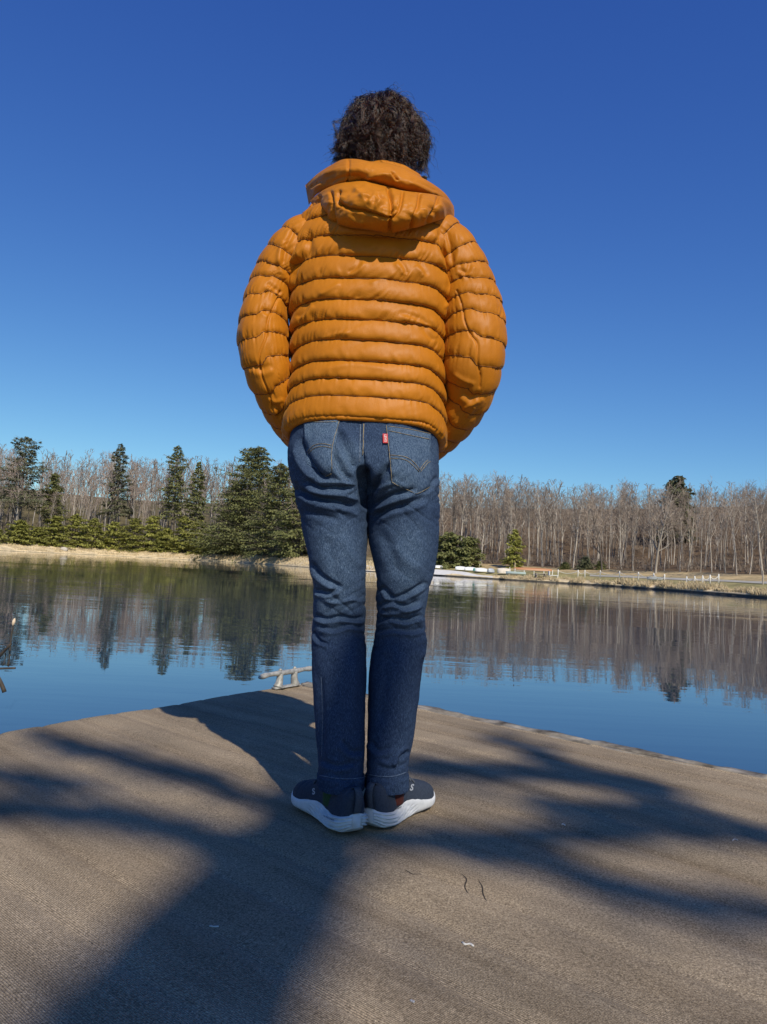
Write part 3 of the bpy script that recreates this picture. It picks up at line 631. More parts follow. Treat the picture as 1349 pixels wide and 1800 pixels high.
# ---- the tree behind the dock whose limbs throw the shadow across the carpet
TS = 12.0
m_pine = needle('shade_pine_needles', (.03, .045, .02), (.07, .09, .04))
pine_base = np.array([6.8, -13.5, float(hz(6.8, -13.5))])
shade = empty('leaning_pine', pine_base, 'leaning pine on the near bank behind the dock, its limbs reaching over it', 'tree')
def up_(g_, t_): return np.array([g_[0], g_[1], 0.0]) + SUN * t_
trunk_sh = [G(290, 1800), G(395, 1650), G(485, 1540), np.array([-.125, 1.66, 0]), np.array([-.125, 1.92, 0]), np.array([-.17, 2.18, 0])]
tp = [pine_base + [0, 0, -.3], pine_base + [-1.0, 1.5, 4.0], up_(G(240, 1950), TS)] + [up_(q, TS) for q in trunk_sh]
tq = spline(tp, 60); v, f = tube(tq, sinterp(np.linspace(0, 1, 60), [(0, .34), (.3, .24), (.55, .175), (.75, .165), (.9, .16), (1, .10)]), 12); mk('trunk', v, f, m_bark_dark, shade)
bands = [  # shadow line on the carpet (photo pixels), half width px, clumps, limb radius
 ([(430, 1500), (330, 1462), (200, 1436), (60, 1425), (-120, 1420)], 20, 420, .022),
 ([(470, 1420), (400, 1385), (290, 1352), (170, 1322), (60, 1300)], 16, 150, .014),
 ([(160, 1385), (60, 1375), (-60, 1352)], 14, 70, .012),
 ([(700, 1350), (820, 1356), (960, 1362), (1080, 1376), (1180, 1398)], 20, 300, .014),
 ([(890, 1300), (940, 1325), (1000, 1350)], 18, 60, .006),
 ([(640, 1470), (760, 1480), (900, 1508), (1060, 1556), (1220, 1592), (1400, 1622)], 17, 190, .014),
 ([(760, 1478), (900, 1482), (1020, 1468), (1180, 1462), (1400, 1478)], 24, 330, .012),
 ([(940, 1420), (1040, 1432), (1150, 1420), (1260, 1440)], 12, 70, .010),
 
 
]
rr_ = np.random.default_rng(21); LV = []; limbs = []
for k, (px, hw, cnt, lr) in enumerate(bands):
    g_ = resample([G(x, y) for x, y in px], 24); t_ = TS + rr_.uniform(-.8, .8)
    q = np.array([up_(a, t_ + .25 * math.sin(i * .6)) for i, a in enumerate(g_)]); limbs.append(tube(q, np.linspace(lr, lr * .5, 24), 7))
    for _ in range(16):
        i = rr_.integers(2, 23); tg = q[min(i + 1, 23)] - q[i - 1]; tg /= np.linalg.norm(tg); sd = np.cross(tg, SUN) * rr_.choice([-1, 1]); L_ = rr_.uniform(.12, .42); limbs.append(tube(spline([q[i], q[i] + (tg * .7 + sd * .5) * L_ * .5 + rr_.normal(0, .03, 3), q[i] + (tg + sd * .8) * L_], 7), np.linspace(.007, .003, 7), 4))
    j = tq[np.argmin(np.linalg.norm(tq - q[0], axis=1))]; limbs.append(tube(spline([j, (j + q[0]) / 2 + SUN * .15, q[0]], 8), lr * 1.1, 7))
    pl = resample(px, 200)
    for _ in range(int(cnt * .8)):
        i = rr_.integers(0, 200); c = pl[i] + [rr_.normal(0, 14), rr_.normal(0, hw * .26)]
        C_ = up_(G(*c), t_ + rr_.normal(0, .45))
        for _q in range(5):
            s_ = rr_.uniform(.02, .055); a1 = rr_.normal(0, 1, 3); a1 /= np.linalg.norm(a1); a2 = np.cross(a1, rr_.normal(0, 1, 3)); a2 /= np.linalg.norm(a2); cc = C_ + rr_.normal(0, .02, 3)
            LV += [cc - a1 * s_, cc + a2 * s_ * .45, cc + a1 * s_, cc - a2 * s_ * .45]
haze_b = [((-40, 1600), (170, 1830), 7), ((650, 1640), (1400, 1820), 5), ((900, 1480), (1400, 1640), 4), ((-40, 1280), (300, 1400), 8), ((760, 1290), (1200, 1440), 8)]
for (x0, y0), (x1, y1), cnt in haze_b:                # thin outer sprays of the crown, high up: soft partial shade
    cl_ = [(rr_.uniform(x0, x1), rr_.uniform(y0, y1)) for _ in range(9)]
    for _ in range(cnt):
        cx_, cy__ = cl_[rr_.integers(0, 9)]; C_ = up_(G(cx_ + rr_.normal(0, 45), min(1850, cy__ + rr_.normal(0, 18))), TS + 9 + rr_.uniform(-1, 1))
        for _q in range(5):
            s_ = rr_.uniform(.03, .07); a1 = rr_.normal(0, 1, 3); a1 /= np.linalg.norm(a1); a2 = np.cross(a1, rr_.normal(0, 1, 3)); a2 /= np.linalg.norm(a2); cc = C_ + rr_.normal(0, .05, 3)
            LV += [cc - a1 * s_, cc + a2 * s_ * .45, cc + a1 * s_, cc - a2 * s_ * .45]
v, f = merge(limbs); mk('limb', v, f, m_bark_dark, shade)
LV = np.array(LV); mk('crown', LV, np.arange(len(LV)).reshape(-1, 4), m_pine, shade, False)

# ================================================================== THE PERSON
YB = 1.80
person = empty('person', G(650, 1440), 'person seen from behind in an orange quilted down jacket and blue jeans, hands in pockets', 'person')
def strokes(A, Nrm, px, lines, ref=None):
    """push the grid A along its normals by folds drawn as lines: (points, width px, depth m [, ridge])"""
    q = proj(A.reshape(-1, 3)); nr = Nrm.reshape(-1, 3); vis = smooth(-.05, .35, np.einsum('ij,ij->i', nr, (CAM - A.reshape(-1, 3))) / np.linalg.norm(CAM - A.reshape(-1, 3), axis=1))
    D_ = np.zeros(len(q))
    for ln_ in lines:
        pts, w, dep = ln_[:3]; rg = ln_[3] if len(ln_) > 3 else 0.0
        p_ = spline(pts, max(12, 5 * len(pts))) if len(pts) > 2 else resample(pts, 8)
        best = np.full(len(q), 1e9); sd = np.zeros(len(q)); tt = np.zeros(len(q)); n_ = len(p_) - 1
        lo, hi = p_.min(0) - 4 * w, p_.max(0) + 4 * w; idx = np.where(((q > lo) & (q < hi)).all(1))[0]
        if not len(idx): continue
        qq = q[idx]; b_ = np.full(len(idx), 1e9); s_ = np.zeros(len(idx)); t_ = np.zeros(len(idx))
        for i in range(n_):
            a, b = p_[i], p_[i + 1]; d = b - a; L2 = d @ d + 1e-9; t = np.clip(((qq - a) @ d) / L2, 0, 1); r = qq - a - t[:, None] * d
            dist = np.hypot(r[:, 0], r[:, 1]); up_d = dist < b_; b_ = np.where(up_d, dist, b_); cr = d[0] * r[:, 1] - d[1] * r[:, 0]
            s_ = np.where(up_d, np.sign(cr) * dist, s_); t_ = np.where(up_d, (i + t) / n_, t_)
        end = smooth(0, .18, t_) * smooth(1, .82, t_) if (len(ln_) < 5 or ln_[4]) else 1.0
        D_[idx] += dep * np.exp(-(b_ / w) ** 2) * end
        if rg: D_[idx] += rg * np.exp(-((s_ - 1.9 * w) / (1.2 * w)) ** 2) * end
    return A + (nr * (D_ * vis)[:, None]).reshape(A.shape)

# ---------------------------------------------------------------- materials of the clothes
m_denim = mat('indigo_denim', (.03, .05, .1), .85); n = N(m_denim); n.b.inputs['Specular IOR Level'].default_value = .18
slub = n.noise(n.coord((760, 760, 150)), 1.0, 3, .75); slub2 = n.noise(n.coord((1300, 1300, 600)), 1.0, 2, .7); wear = n.noise(n.coord((1, 1, .7)), 9, 4, .6)
pz = n.n('ShaderNodeSeparateXYZ', {'Vector': n.coord()}).outputs[2]
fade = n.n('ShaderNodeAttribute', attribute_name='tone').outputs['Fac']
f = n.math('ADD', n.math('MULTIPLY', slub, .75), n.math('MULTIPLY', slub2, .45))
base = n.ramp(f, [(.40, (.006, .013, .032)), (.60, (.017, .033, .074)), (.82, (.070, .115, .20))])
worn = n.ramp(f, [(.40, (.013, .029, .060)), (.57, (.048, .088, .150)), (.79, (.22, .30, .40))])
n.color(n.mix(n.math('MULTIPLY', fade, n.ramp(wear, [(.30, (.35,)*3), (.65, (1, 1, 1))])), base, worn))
n.bump(f, .0007, 1.0)
m_thread = mottled('tan_thread', (.10, .10, .09), (.40, .31, .17), 160, .8); m_seamd = mottled('faded_denim_edge', (.03, .05, .09), (.16, .21, .29), 260, .85)
m_jk = mat('orange_nylon', (.50, .18, .016), .5); n = N(m_jk); n.b.inputs['Specular IOR Level'].default_value = .2; n.b.inputs['Sheen Weight'].default_value = .12; n.b.inputs['Sheen Roughness'].default_value = .35; n.b.inputs['Sheen Tint'].default_value = (1, .7, .3, 1)
v_ = n.coord(); w1 = n.noise(n.coord((1, 1, .8), (.5, .4, 0)), 34, 4, .55); w2 = n.noise(n.coord((1.6, 1.6, .8)), 85, 3, .6); tone = n.noise(v_, 7, 3)
n.color(n.ramp(tone, [(.3, (.375, .127, .006)), (.7, (.47, .162, .008))]))
cre = n.n('ShaderNodeTexVoronoi', {'Vector': n.n('ShaderNodeMix', {0: .12, 4: v_, 5: n.n('ShaderNodeTexNoise', {'Vector': v_, 'Scale': 30}).outputs[1]}, data_type='VECTOR').outputs[1], 'Scale': 34, 'Randomness': 1.0}, feature='DISTANCE_TO_EDGE').outputs['Distance']
n.bump(n.math('ADD', n.math('MULTIPLY', w1, 1.0), n.math('MULTIPLY', w2, .35)), .0016, .6)

# ---------------------------------------------------------------- jeans
ys = np.linspace(708, 1384, 334)
LO = [(700, 517), (740, 514), (775, 509), (805, 505), (835, 508), (862, 515), (905, 525), (950, 535), (1000, 545), (1050, 551), (1085, 551), (1110, 549), (1140, 548), (1180, 549), (1230, 553), (1290, 557), (1340, 560), (1380, 561)]
LI = [(700, 652), (860, 654), (900, 653), (945, 648), (1000, 645), (1050, 646), (1090, 645), (1110, 643), (1140, 645), (1180, 645), (1230, 643), (1300, 641), (1380, 640)]
RI = [(700, 628), (860, 634), (900, 640), (935, 645), (960, 648), (985, 654), (1020, 660), (1060, 659), (1090, 661), (1130, 656), (1170, 648), (1230, 646), (1290, 645), (1380, 643)]
RO = [(700, 777), (760, 771), (800, 771), (850, 773), (900, 774), (950, 771), (1000, 764), (1040, 754), (1080, 750), (1130, 751), (1170, 745), (1230, 737), (1290, 728), (1330, 722), (1380, 717)]
CX = [(700, 638), (740, 640), (800, 641), (850, 644), (885, 646), (940, 648)]
BD = [(700, .104), (740, .108), (790, .120), (835, .124), (880, .112), (930, .099), (1000, .086), (1060, .074), (1100, .069), (1160, .073), (1240, .068), (1320, .062), (1380, .060)]
YL = [(700, 1.80), (880, 1.80), (1000, 1.79), (1090, 1.80), (1200, 1.78), (1380, 1.738)]
YR = [(700, 1.80), (880, 1.80), (1000, 1.80), (1090, 1.815), (1200, 1.805), (1380, 1.772)]
NR = 220; ph = np.linspace(0, 2 * np.pi, NR, endpoint=False)
cph, sph = np.cos(ph), np.sin(ph); sup = lambda c, e: np.sign(c) * np.abs(c) ** e
def leg_grid(sg, outer, inner, YC):
    yc = sinterp(ys, YC); po = P(sinterp(ys, outer), ys, yc); pi_ = P(sinterp(ys, inner), ys, yc); pm = P(sinterp(ys, CX), ys, yc)
    c = (po + pi_) / 2; a = np.abs(po[:, 0] - pi_[:, 0]) / 2; b = sinterp(ys, BD); z = c[:, 2]
    E = np.stack([c[:, 0:1] + a[:, None] * sup(cph, .92), yc[:, None] + b[:, None] * sup(sph, .92), z[:, None] + 0 * cph[None]], -1)
    Aw = np.abs(po[:, 0] - pm[:, 0]); outs = (cph * sg > 0)
    D_ = np.stack([pm[:, 0:1] + np.where(outs[None], Aw[:, None] * sup(cph, .85), .016 * cph[None]), yc[:, None] + b[:, None] * sup(sph, .85), z[:, None] + 0 * cph[None]], -1)
    w = smooth(905, 800, ys)[:, None, None]
    A = E * (1 - w) + D_ * w
    # buttock
    q = A[..., 0] - c[:, 0:1]; back = np.clip(-sph, 0, 1)[None] ** .7
    A[..., 1] -= .020 * np.exp(-((ys - 822) / 52.0) ** 2)[:, None] * np.exp(-(q / .055) ** 2) * back
    return A
fold_L = [
 ([(530, 765), (537, 792), (551, 818), (572, 838), (590, 842)], 9, -.013, .004), ([(519, 785), (527, 812), (546, 836), (556, 843)], 6, .006),
 ([(601, 748), (618, 775), (632, 812)], 4.5, .0055), ([(592, 752), (606, 785), (628, 828)], 5, -.0075), ([(588, 775), (603, 808), (624, 840)], 4.5, .005), ([(585, 795), (600, 825), (618, 846)], 4.5, -.006),
 ([(580, 812), (592, 834), (612, 852)], 4, .004),
 ([(535, 842), (560, 856), (590, 858), (625, 856)], 5, -.010, .005), ([(512, 838), (535, 858), (570, 868), (610, 872), (640, 884)], 5.5, .007), ([(515, 858), (545, 872), (585, 880), (630, 893)], 6, -.009, .004),
 ([(520, 845), (528, 855), (548, 866)], 4, -.006), ([(560, 846), (600, 848), (630, 852)], 3, .005), ([(528, 880), (560, 890), (605, 898), (640, 910)], 7, .004), ([(530, 898), (560, 905), (600, 915)], 7, -.004),
 ([(545, 985), (560, 1008), (585, 1026), (606, 1034)], 6, -.008, .004), ([(553, 1036), (575, 1042), (597, 1034)], 5, -.007, .005), ([(560, 1052), (590, 1060), (620, 1054), (644, 1060)], 5, .004),
 ([(548, 1078), (572, 1088), (600, 1084), (628, 1088), (645, 1082)], 5, -.008, .005), ([(556, 1100), (585, 1106), (615, 1098), (645, 1106)], 5, -.005, .004), ([(551, 1110), (560, 1125), (580, 1133)], 4, -.005, .003),
 ([(600, 940), (618, 975), (640, 1000)], 12, .003), ([(575, 940), (585, 990), (592, 1030)], 14, -.003), ([(580, 1150), (590, 1200), (588, 1260)], 14, -.003), ([(620, 1150), (622, 1220), (612, 1300)], 12, .003),
 ([(562, 1180), (567, 1250), (566, 1330)], 7, -.004, .003), ([(600, 1300), (622, 1322), (640, 1318)], 7, -.004, .003), ([(562, 1335), (590, 1346), (625, 1340)], 6, -.003, .003), ([(630, 1110), (642, 1116), (648, 1125)], 4, -.004)]
fold_R = [
 ([(649, 872), (662, 850), (678, 828), (690, 812)], 8, -.010, .004), ([(650, 893), (680, 874), (708, 864), (735, 858)], 6, -.010, .006), ([(652, 912), (690, 893), (725, 884), (752, 872)], 7, -.007, .004),
 ([(660, 862), (690, 850), (725, 862)], 5, .003), ([(655, 900), (690, 884), (728, 872)], 4, .005), ([(640, 868), (655, 858), (668, 846)], 6, -.004), ([(742, 868), (760, 850), (770, 835)], 5, -.004, .003),
 ([(690, 955), (715, 985), (745, 1003)], 14, .003), ([(668, 930), (690, 975), (700, 1020)], 14, -.003),
 ([(657, 1045), (672, 1034), (690, 1050), (722, 1040), (750, 1022)], 5, -.007, .004), ([(662, 1066), (690, 1058), (716, 1066), (742, 1052)], 5, -.007, .005), ([(660, 1076), (685, 1080), (715, 1074), (748, 1064)], 5, .004),
 ([(657, 1098), (684, 1086), (714, 1090), (748, 1080)], 5, -.007, .005), ([(655, 1112), (690, 1106), (730, 1108), (750, 1100)], 5, -.004, .004), ([(746, 1116), (748, 1135), (742, 1160)], 4, .004),
 ([(680, 1140), (676, 1200), (672, 1280)], 14, -.004), ([(712, 1140), (706, 1220), (700, 1290)], 12, .003), ([(722, 1318), (705, 1332), (700, 1352)], 5, -.006, .004), ([(716, 1340), (690, 1352), (660, 1345)], 6, -.003, .003), ([(650, 1300), (668, 1320), (690, 1312)], 6, -.003, .003)]
seat = [([(641, 738), (640, 770), (638, 800), (639, 822)], 2.2, -.003), ([(640, 815), (638, 835), (642, 860), (648, 900)], 9, -.016), ([(634, 745), (634, 800), (632, 815)], 1.6, .0012)]
Lg = leg_grid(-1, LO, LI, YL); Rg = leg_grid(1, RO, RI, YR)
jeans_parts = []; tones = []
for A, fl in ((Lg, fold_L), (Rg, fold_R)):
    Nn = gnormals(A); c = A.mean(1, keepdims=True); flip = np.sign((Nn * (A - c)).sum()); Nn = Nn * flip
    yy0 = ys[:, None] + 0 * A[..., 0]; zone = np.exp(-((yy0 - 880) / 45) ** 2) + 1.0 * np.exp(-((yy0 - 1075) / 48) ** 2) + .5 * smooth(1290, 1345, yy0) + .18
    rid = (1 - np.abs(nz(st3(A[..., 0] * 11, A[..., 1] * 9, A[..., 2] * 38 + A[..., 0] * 26)))) ** 4 + .7 * (1 - np.abs(nz(st3(A[..., 0] * 15 + 5, A[..., 1] * 9, A[..., 2] * 52 - A[..., 0] * 34)))) ** 4
    A2 = A + Nn * (.0026 * fbm(A * [16, 16, 7], 3) - .0036 * rid * zone)[..., None]
    A2 = strokes(A2, Nn, None, [(p_, w * .72, d * 1.25, *(x * 1.25 for x in r)) for p_, w, d, *r in fl] + seat)
    hem = smooth(1358, 1362, ys)[:, None, None]; A2 = A2 + Nn * .0022 * hem + Nn * (.0012 * np.sin(ph * 70)[None, :, None]) * hem
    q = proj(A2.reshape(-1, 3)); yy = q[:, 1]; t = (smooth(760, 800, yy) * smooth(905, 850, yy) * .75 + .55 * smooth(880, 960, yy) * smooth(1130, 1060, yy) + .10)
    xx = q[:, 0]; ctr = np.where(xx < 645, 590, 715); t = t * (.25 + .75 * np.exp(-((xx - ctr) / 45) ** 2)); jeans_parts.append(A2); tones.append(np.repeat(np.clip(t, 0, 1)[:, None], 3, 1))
JV = np.concatenate([a.reshape(-1, 3) for a in jeans_parts]); fL = grid(len(ys), NR, True); n0 = len(ys) * NR
def keep_faces(F, sg):                          # drop the hidden wall between the two halves of the seat
    row = (F[:, 0] % n0) // NR; col = (F % NR); ins = (np.cos(ph[col]) * sg < -.02).all(1); return F
JF = [keep_faces(fL, -1)[:, ::1], keep_faces(fL, 1) + n0]
jeans = mk('jeans', JV, [np.concatenate(JF)], m_denim, person, cols=np.concatenate(tones))
bvh_j = BVHTree.FromPolygons([tuple(v) for v in JV], [tuple(f) for f in np.concatenate(JF).tolist()])
def cast(px, bvh, off, lo=.8):
    out = []; last = None
    for x, y in np.asarray(px, float).reshape(-1, 2):
        d = Vector(ray(x, y)).normalized(); h = bvh.ray_cast(Vector(CAM), d)
        if h[0] is None:
            out.append(out[-1] if out else P(x, y, 1.7)); continue
        nn = h[1]; nn = -nn if nn.dot(d) > 0 else nn; out.append(np.array(h[0] + nn * off))
    return np.array(out)
def stitch(name, lines, bvh, off, r, mt, parent, k=5, step=4.0, dash=False):
    ps = []
    for l in lines:
        L = np.linalg.norm(np.diff(np.array(l, float), axis=0), axis=1).sum(); pp = spline(l, max(6, int(L / step))) if len(l) > 2 else resample(l, max(6, int(L / step)))
        ps.append(tube(cast(pp, bvh, off), r, k))
    v, f = merge(ps); o = mk(name, v, f, mt, parent); o['kind'] = 'stuff'; return o
def patch(name, poly, bvh, off, mt, parent, n_=26, thick=.003, tone=None):
    """raised cloth patch: a four-sided area of the photograph laid on the surface; poly = top-left, top-right, then bottom edge points right to left"""
    tl, tr, bot = np.array(poly[0], float), np.array(poly[1], float), np.array(poly[2:], float)[::-1]
    u = np.linspace(0, 1, n_); top = tl + (tr - tl) * u[:, None]; bl = np.concatenate([[0], np.cumsum(np.linalg.norm(np.diff(bot, axis=0), axis=1))]); bt = np.stack([np.interp(u * bl[-1], bl, bot[:, k]) for k in (0, 1)], 1)
    g_ = top[None] + (bt - top)[None] * np.linspace(0, 1, n_)[:, None, None]; e = np.minimum(np.minimum(np.linspace(0, 1, n_), np.linspace(1, 0, n_))[:, None], np.minimum(u, 1 - u)[None])
    A = cast(g_.reshape(-1, 2), bvh, 0).reshape(n_, n_, 3); Nn = gnormals(A, False); Nn *= np.sign((Nn * (CAM - A)).sum(-1, keepdims=True))
    A = A + Nn * (off * smooth(-.02, .05, e) + .0)[..., None]; low = A - Nn * thick
    V = np.concatenate([A.reshape(-1, 3), low.reshape(-1, 3)]); g1 = grid(n_, n_); o = n_ * n_
    ring = np.concatenate([np.arange(n_), np.arange(1, n_) * n_ + n_ - 1, (n_ - 1) * n_ + np.arange(n_ - 2, -1, -1), np.arange(n_ - 2, 0, -1) * n_]); r2 = np.roll(ring, -1)
    F = [g1, np.stack([ring, r2, r2 + o, ring + o], 1)]; t = np.full((2 * o, 3), tone if tone is not None else .5)
    return mk(name, V, F, mt, parent, cols=t), BVHTree.FromPolygons([tuple(q) for q in V], [tuple(q) for q in g1.tolist()])
pkR, bR = patch('back_pocket', [(679, 747), (757, 762), (756, 857), (729, 869), (689, 848)], bvh_j, .0052, m_denim, jeans, 34, tone=.75)
pkL, bL = patch('back_pocket', [(534, 743), (597, 735), (583, 832), (572, 838), (540, 815)], bvh_j, .0052, m_denim, jeans, 34, tone=.95)
th_ = .00062
stitch('pocket_stitching', [[(680, 748), (686, 800), (690, 847)], [(690, 847), (729, 868), (755, 856)], [(679, 749), (720, 755), (757, 763)], [(683, 757), (720, 765), (755, 772)],
   [(687, 800), (700, 801), (715, 804), (728, 813), (738, 826)], [(687, 806), (700, 806), (714, 809), (726, 818), (737, 829)], [(738, 826), (744, 817), (752, 809), (762, 808)], [(739, 829), (746, 821), (754, 812), (762, 811)], [(762, 770), (760, 815), (757, 855)]], bR, .0012, th_, m_thread, pkR)
stitch('pocket_stitching', [[(597, 736), (590, 762), (584, 790), (583, 831)], [(582, 832), (572, 837)], [(545, 742), (570, 742), (596, 741)], [(583, 783), (565, 780), (552, 783), (542, 793), (534, 802)], [(583, 787), (566, 785), (554, 787), (543, 797), (534, 803)], [(534, 802), (529, 791), (522, 783), (515, 782)]], bL, .0012, th_, m_thread, pkL)
stitch('seat_seam', [[(640, 745), (639, 770), (638, 800)]], bvh_j, .0008, .0010, m_thread, jeans)
stitch('seam_edge', [[(634, 746), (633, 780), (632, 812)]], bvh_j, .0005, .0016, m_seamd, jeans)
stitch('leg_stitching', [[(583, 806), (592, 822), (602, 838), (613, 845)], [(565, 1190), (567, 1250), (566, 1330)]], bvh_j, .0004, .0007, m_seamd, jeans)
stitch('hem_stitching', [[(562, 1363), (590, 1368), (620, 1369), (639, 1367)], [(645, 1361), (670, 1365), (695, 1364), (714, 1358)]], bvh_j, .0004, .0009, m_seamd, jeans)
# red tab on the pocket edge
m_red = mat('red_tab', (.42, .012, .02), .6); m_wt = mat('white_lettering', (.8, .78, .75), .7)
tabA = cast([(673, 764), (682, 764.5), (682, 780.5), (674, 780)], bvh_j, .0055); tn = np.cross(tabA[1] - tabA[0], tabA[3] - tabA[0]); tn /= np.linalg.norm(tn); tn *= np.sign(tn @ (CAM - tabA[0]))
V = np.concatenate([tabA, tabA - tn * .002]); tab = mk('brand_tab', V, np.array([[0, 1, 2, 3], [7, 6, 5, 4], [0, 4, 5, 1], [1, 5, 6, 2], [2, 6, 7, 3], [3, 7, 4, 0]]), m_red, jeans, False)
def text_shape(body, size=1.0, bold=0.0):
    cu = bpy.data.curves.new('text', 'FONT'); cu.body = body; cu.size = size; cu.align_x = 'CENTER'; cu.align_y = 'CENTER'; cu.offset = bold; cu.resolution_u = 3
    o = bpy.data.objects.new('text', cu); COL.objects.link(o); dg = bpy.context.evaluated_depsgraph_get(); dg.update(); me = o.evaluated_get(dg).to_mesh(); me.calc_loop_triangles()
    V = np.array([tuple(v.co) for v in me.vertices]); F = np.array([tuple(t.vertices) for t in me.loop_triangles]); o.evaluated_get(dg).to_mesh_clear(); bpy.data.objects.remove(o); bpy.data.curves.remove(cu); return V, F
tv, tf = text_shape("LEVI'S", 1.0, .0); ex = tabA[1] - tabA[0]; ey = tabA[0] - tabA[3]; w_, h_ = np.linalg.norm(ex), np.linalg.norm(ey); ex /= w_; ey /= h_
sc_ = .74 * h_ / np.ptp(tv[:, 0]); ctr = tabA.mean(0) + tn * .0007
mk('tab_lettering', ctr + (tv[:, 0:1] * -ey + tv[:, 1:2] * ex) * sc_, tf, m_wt, tab, False)

# ---------------------------------------------------------------- jacket: body
def arr(pts): return sorted(pts)
TL = [(318, 622), (335, 604), (350, 590), (365, 566), (378, 548), (392, 533), (411, 520), (450, 509), (490, 507), (560, 512), (650, 512), (700, 504), (730, 498), (752, 499)]
TR = [(318, 708), (335, 728), (350, 738), (365, 758), (378, 773), (392, 786), (411, 798), (450, 799), (490, 797), (560, 785), (650, 783), (700, 785), (730, 787), (752, 786)]
TB = [(318, .075), (335, .088), (350, .10), (365, .108), (390, .118), (411, .124), (450, .132), (500, .136), (600, .132), (700, .128), (752, .126)]
seam_px = [338, 372, 411, 448, 488, 525, 560, 596, 633, 664, 695, 731]
zs_seam = P(np.full(len(seam_px), 650.), np.array(seam_px, float), 1.662)[:, 2]
yt = np.linspace(318, 752, 400); NT = 500; pht = np.linspace(0, 2 * np.pi, NT, endpoint=False); ct, stt = np.cos(pht), np.sin(pht)
pl = P(sinterp(yt, TL), yt, YB); pr = P(sinterp(yt, TR), yt, YB); cx = (pl + pr) / 2; a_ = np.abs(pr[:, 0] - pl[:, 0]) / 2 - .005; b_ = sinterp(yt, TB) - .004
zrow = cx[:, 2]
roll_k = .0
Yrow = YB + .045 * smooth(400, 345, yt)
T = np.stack([cx[:, 0:1] + a_[:, None] * sup(ct, .80) * (1 + .13 * smooth(.0, .6, stt) * smooth(1.35, 1.25, zrow)[:, None]), Yrow[:, None] + b_[:, None] * sup(stt, .86), zrow[:, None] + 0 * ct[None]], -1)
drop = smooth(340, 420, yt) * .010 + smooth(560, 752, yt) * .024
T[..., 2] -= drop[:, None] * smooth(-.98, .25, stt)[None]
NnT = gnormals(T); NnT *= np.sign((NnT * (T - T.mean(1, keepdims=True))).sum())
def puff(z, zs, amp, rev=False):
    zs = np.sort(zs); i = np.clip(np.searchsorted(zs, z) - 1, 0, len(zs) - 2); lo, hi = zs[i], zs[i + 1]; t = np.clip((z - lo) / (hi - lo), 0, 1); t = 1 - t if rev else t; pk = .30
    t_ = t if not rev else t
    puff.t = t
    return amp * np.where(t < pk, np.sqrt(np.clip(1 - ((pk - t) / pk) ** 2, 0, 1)), (1 - np.clip((t - pk) / (1 - pk), 0, 1) ** 1.75) ** .92), np.minimum(t, 1 - t) * (hi - lo), i
wv = .0035 * nz(st3(T[..., 0] * 9, T[..., 1] * 9, 3.)) + .0012 * nz(st3(T[..., 0] * 45, T[..., 1] * 45, 6.))
zz_ = zrow[:, None] + wv
zlist = np.concatenate([[zs_seam.min() - .028], zs_seam, [zs_seam.max() + .05]])
pf, ds, idx = puff(zz_, zlist, .0106); pf = pf * (.62 + .38 * smooth(.93, 1.06, zz_))
hemi = 0
s1 = T[..., 0] * 1.0; arcs = np.broadcast_to(pht[None] * .2, s1.shape)
low_w0 = np.exp(-((puff.t - .2) / .3) ** 2)
puck = nz(st3(arcs * 170 + idx * 7.7, zz_ * 10, idx * 3.1)) * .0016 * np.exp(-ds / .008) + nz(st3(arcs * 75 + zz_ * 28 + idx * 3.3, zz_ * 8, idx * 5.5)) * .0014 * low_w0
tl_ = ds / .04; rdg = (1 - np.abs(nz(st3(arcs * 72 - zz_ * 42 + idx * 5.1, zz_ * 7, idx * 2.7)))) ** 3.0 + .6 * (1 - np.abs(nz(st3(arcs * 115 - zz_ * 62 + idx * 3.1, zz_ * 9, idx * 8.7)))) ** 3.0
low_w = np.exp(-((puff.t - .16) / .26) ** 2)
wr_ = smooth(1.00, 1.13, zz_) * .8 + .2
diag = -.0060 * rdg * low_w * wr_ * smooth(-.35, .5, nz(st3(arcs * 22 + idx * 1.3, idx * 4.1, 2.))) + .30 * fbm(st3(T[..., 0] * 13 - zz_ * 22, T[..., 1] * 12, zz_ * 9 + idx * 2.2), 3) * .0046
top_soft = smooth(zs_seam.max() - .03, zs_seam.max() - .09, zz_)
T2 = T + NnT * (pf + puck + diag)[..., None]
T2[..., 2] -= (pf * .18)
# folds on the back
jf = [([(545, 400), (541, 440), (520, 470), (512, 500)], 5, -.008, .004), ([(528, 420), (520, 455), (508, 480)], 5, .006), ([(772, 395), (778, 430), (790, 465), (796, 505)], 5, -.008, .004), ([(790, 480), (793, 520), (782, 545)], 4, .006),
      ([(560, 520), (585, 505), (600, 495)], 4, .003), ([(610, 480), (628, 468), (636, 455)], 4, -.003, .003), ([(700, 455), (712, 470), (716, 483)], 4, -.003, .003), ([(735, 460), (748, 475), (752, 486)], 4, -.003, .003), ([(650, 500), (665, 492), (685, 490)], 4, .0025),
      ([(560, 600), (590, 588), (620, 585)], 5, .003), ([(700, 548), (730, 556), (760, 570)], 5, -.003, .003), ([(520, 560), (535, 545), (545, 530)], 4, -.004, .003), ([(765, 600), (750, 585), (742, 572)], 4, -.003, .003), ([(560, 650), (620, 640), (690, 650)], 6, .002)]
T2 = strokes(T2, NnT, None, jf)
sm_t = []
for zq in zs_seam[:-1]:
    rows = np.argmin(np.abs(zz_ - zq), axis=0); pl_ = T2[rows, np.arange(NT)] + NnT[rows, np.arange(NT)] * .0007; sm_t.append(tube(np.concatenate([pl_, pl_[:1]]), .0011, 4, False))
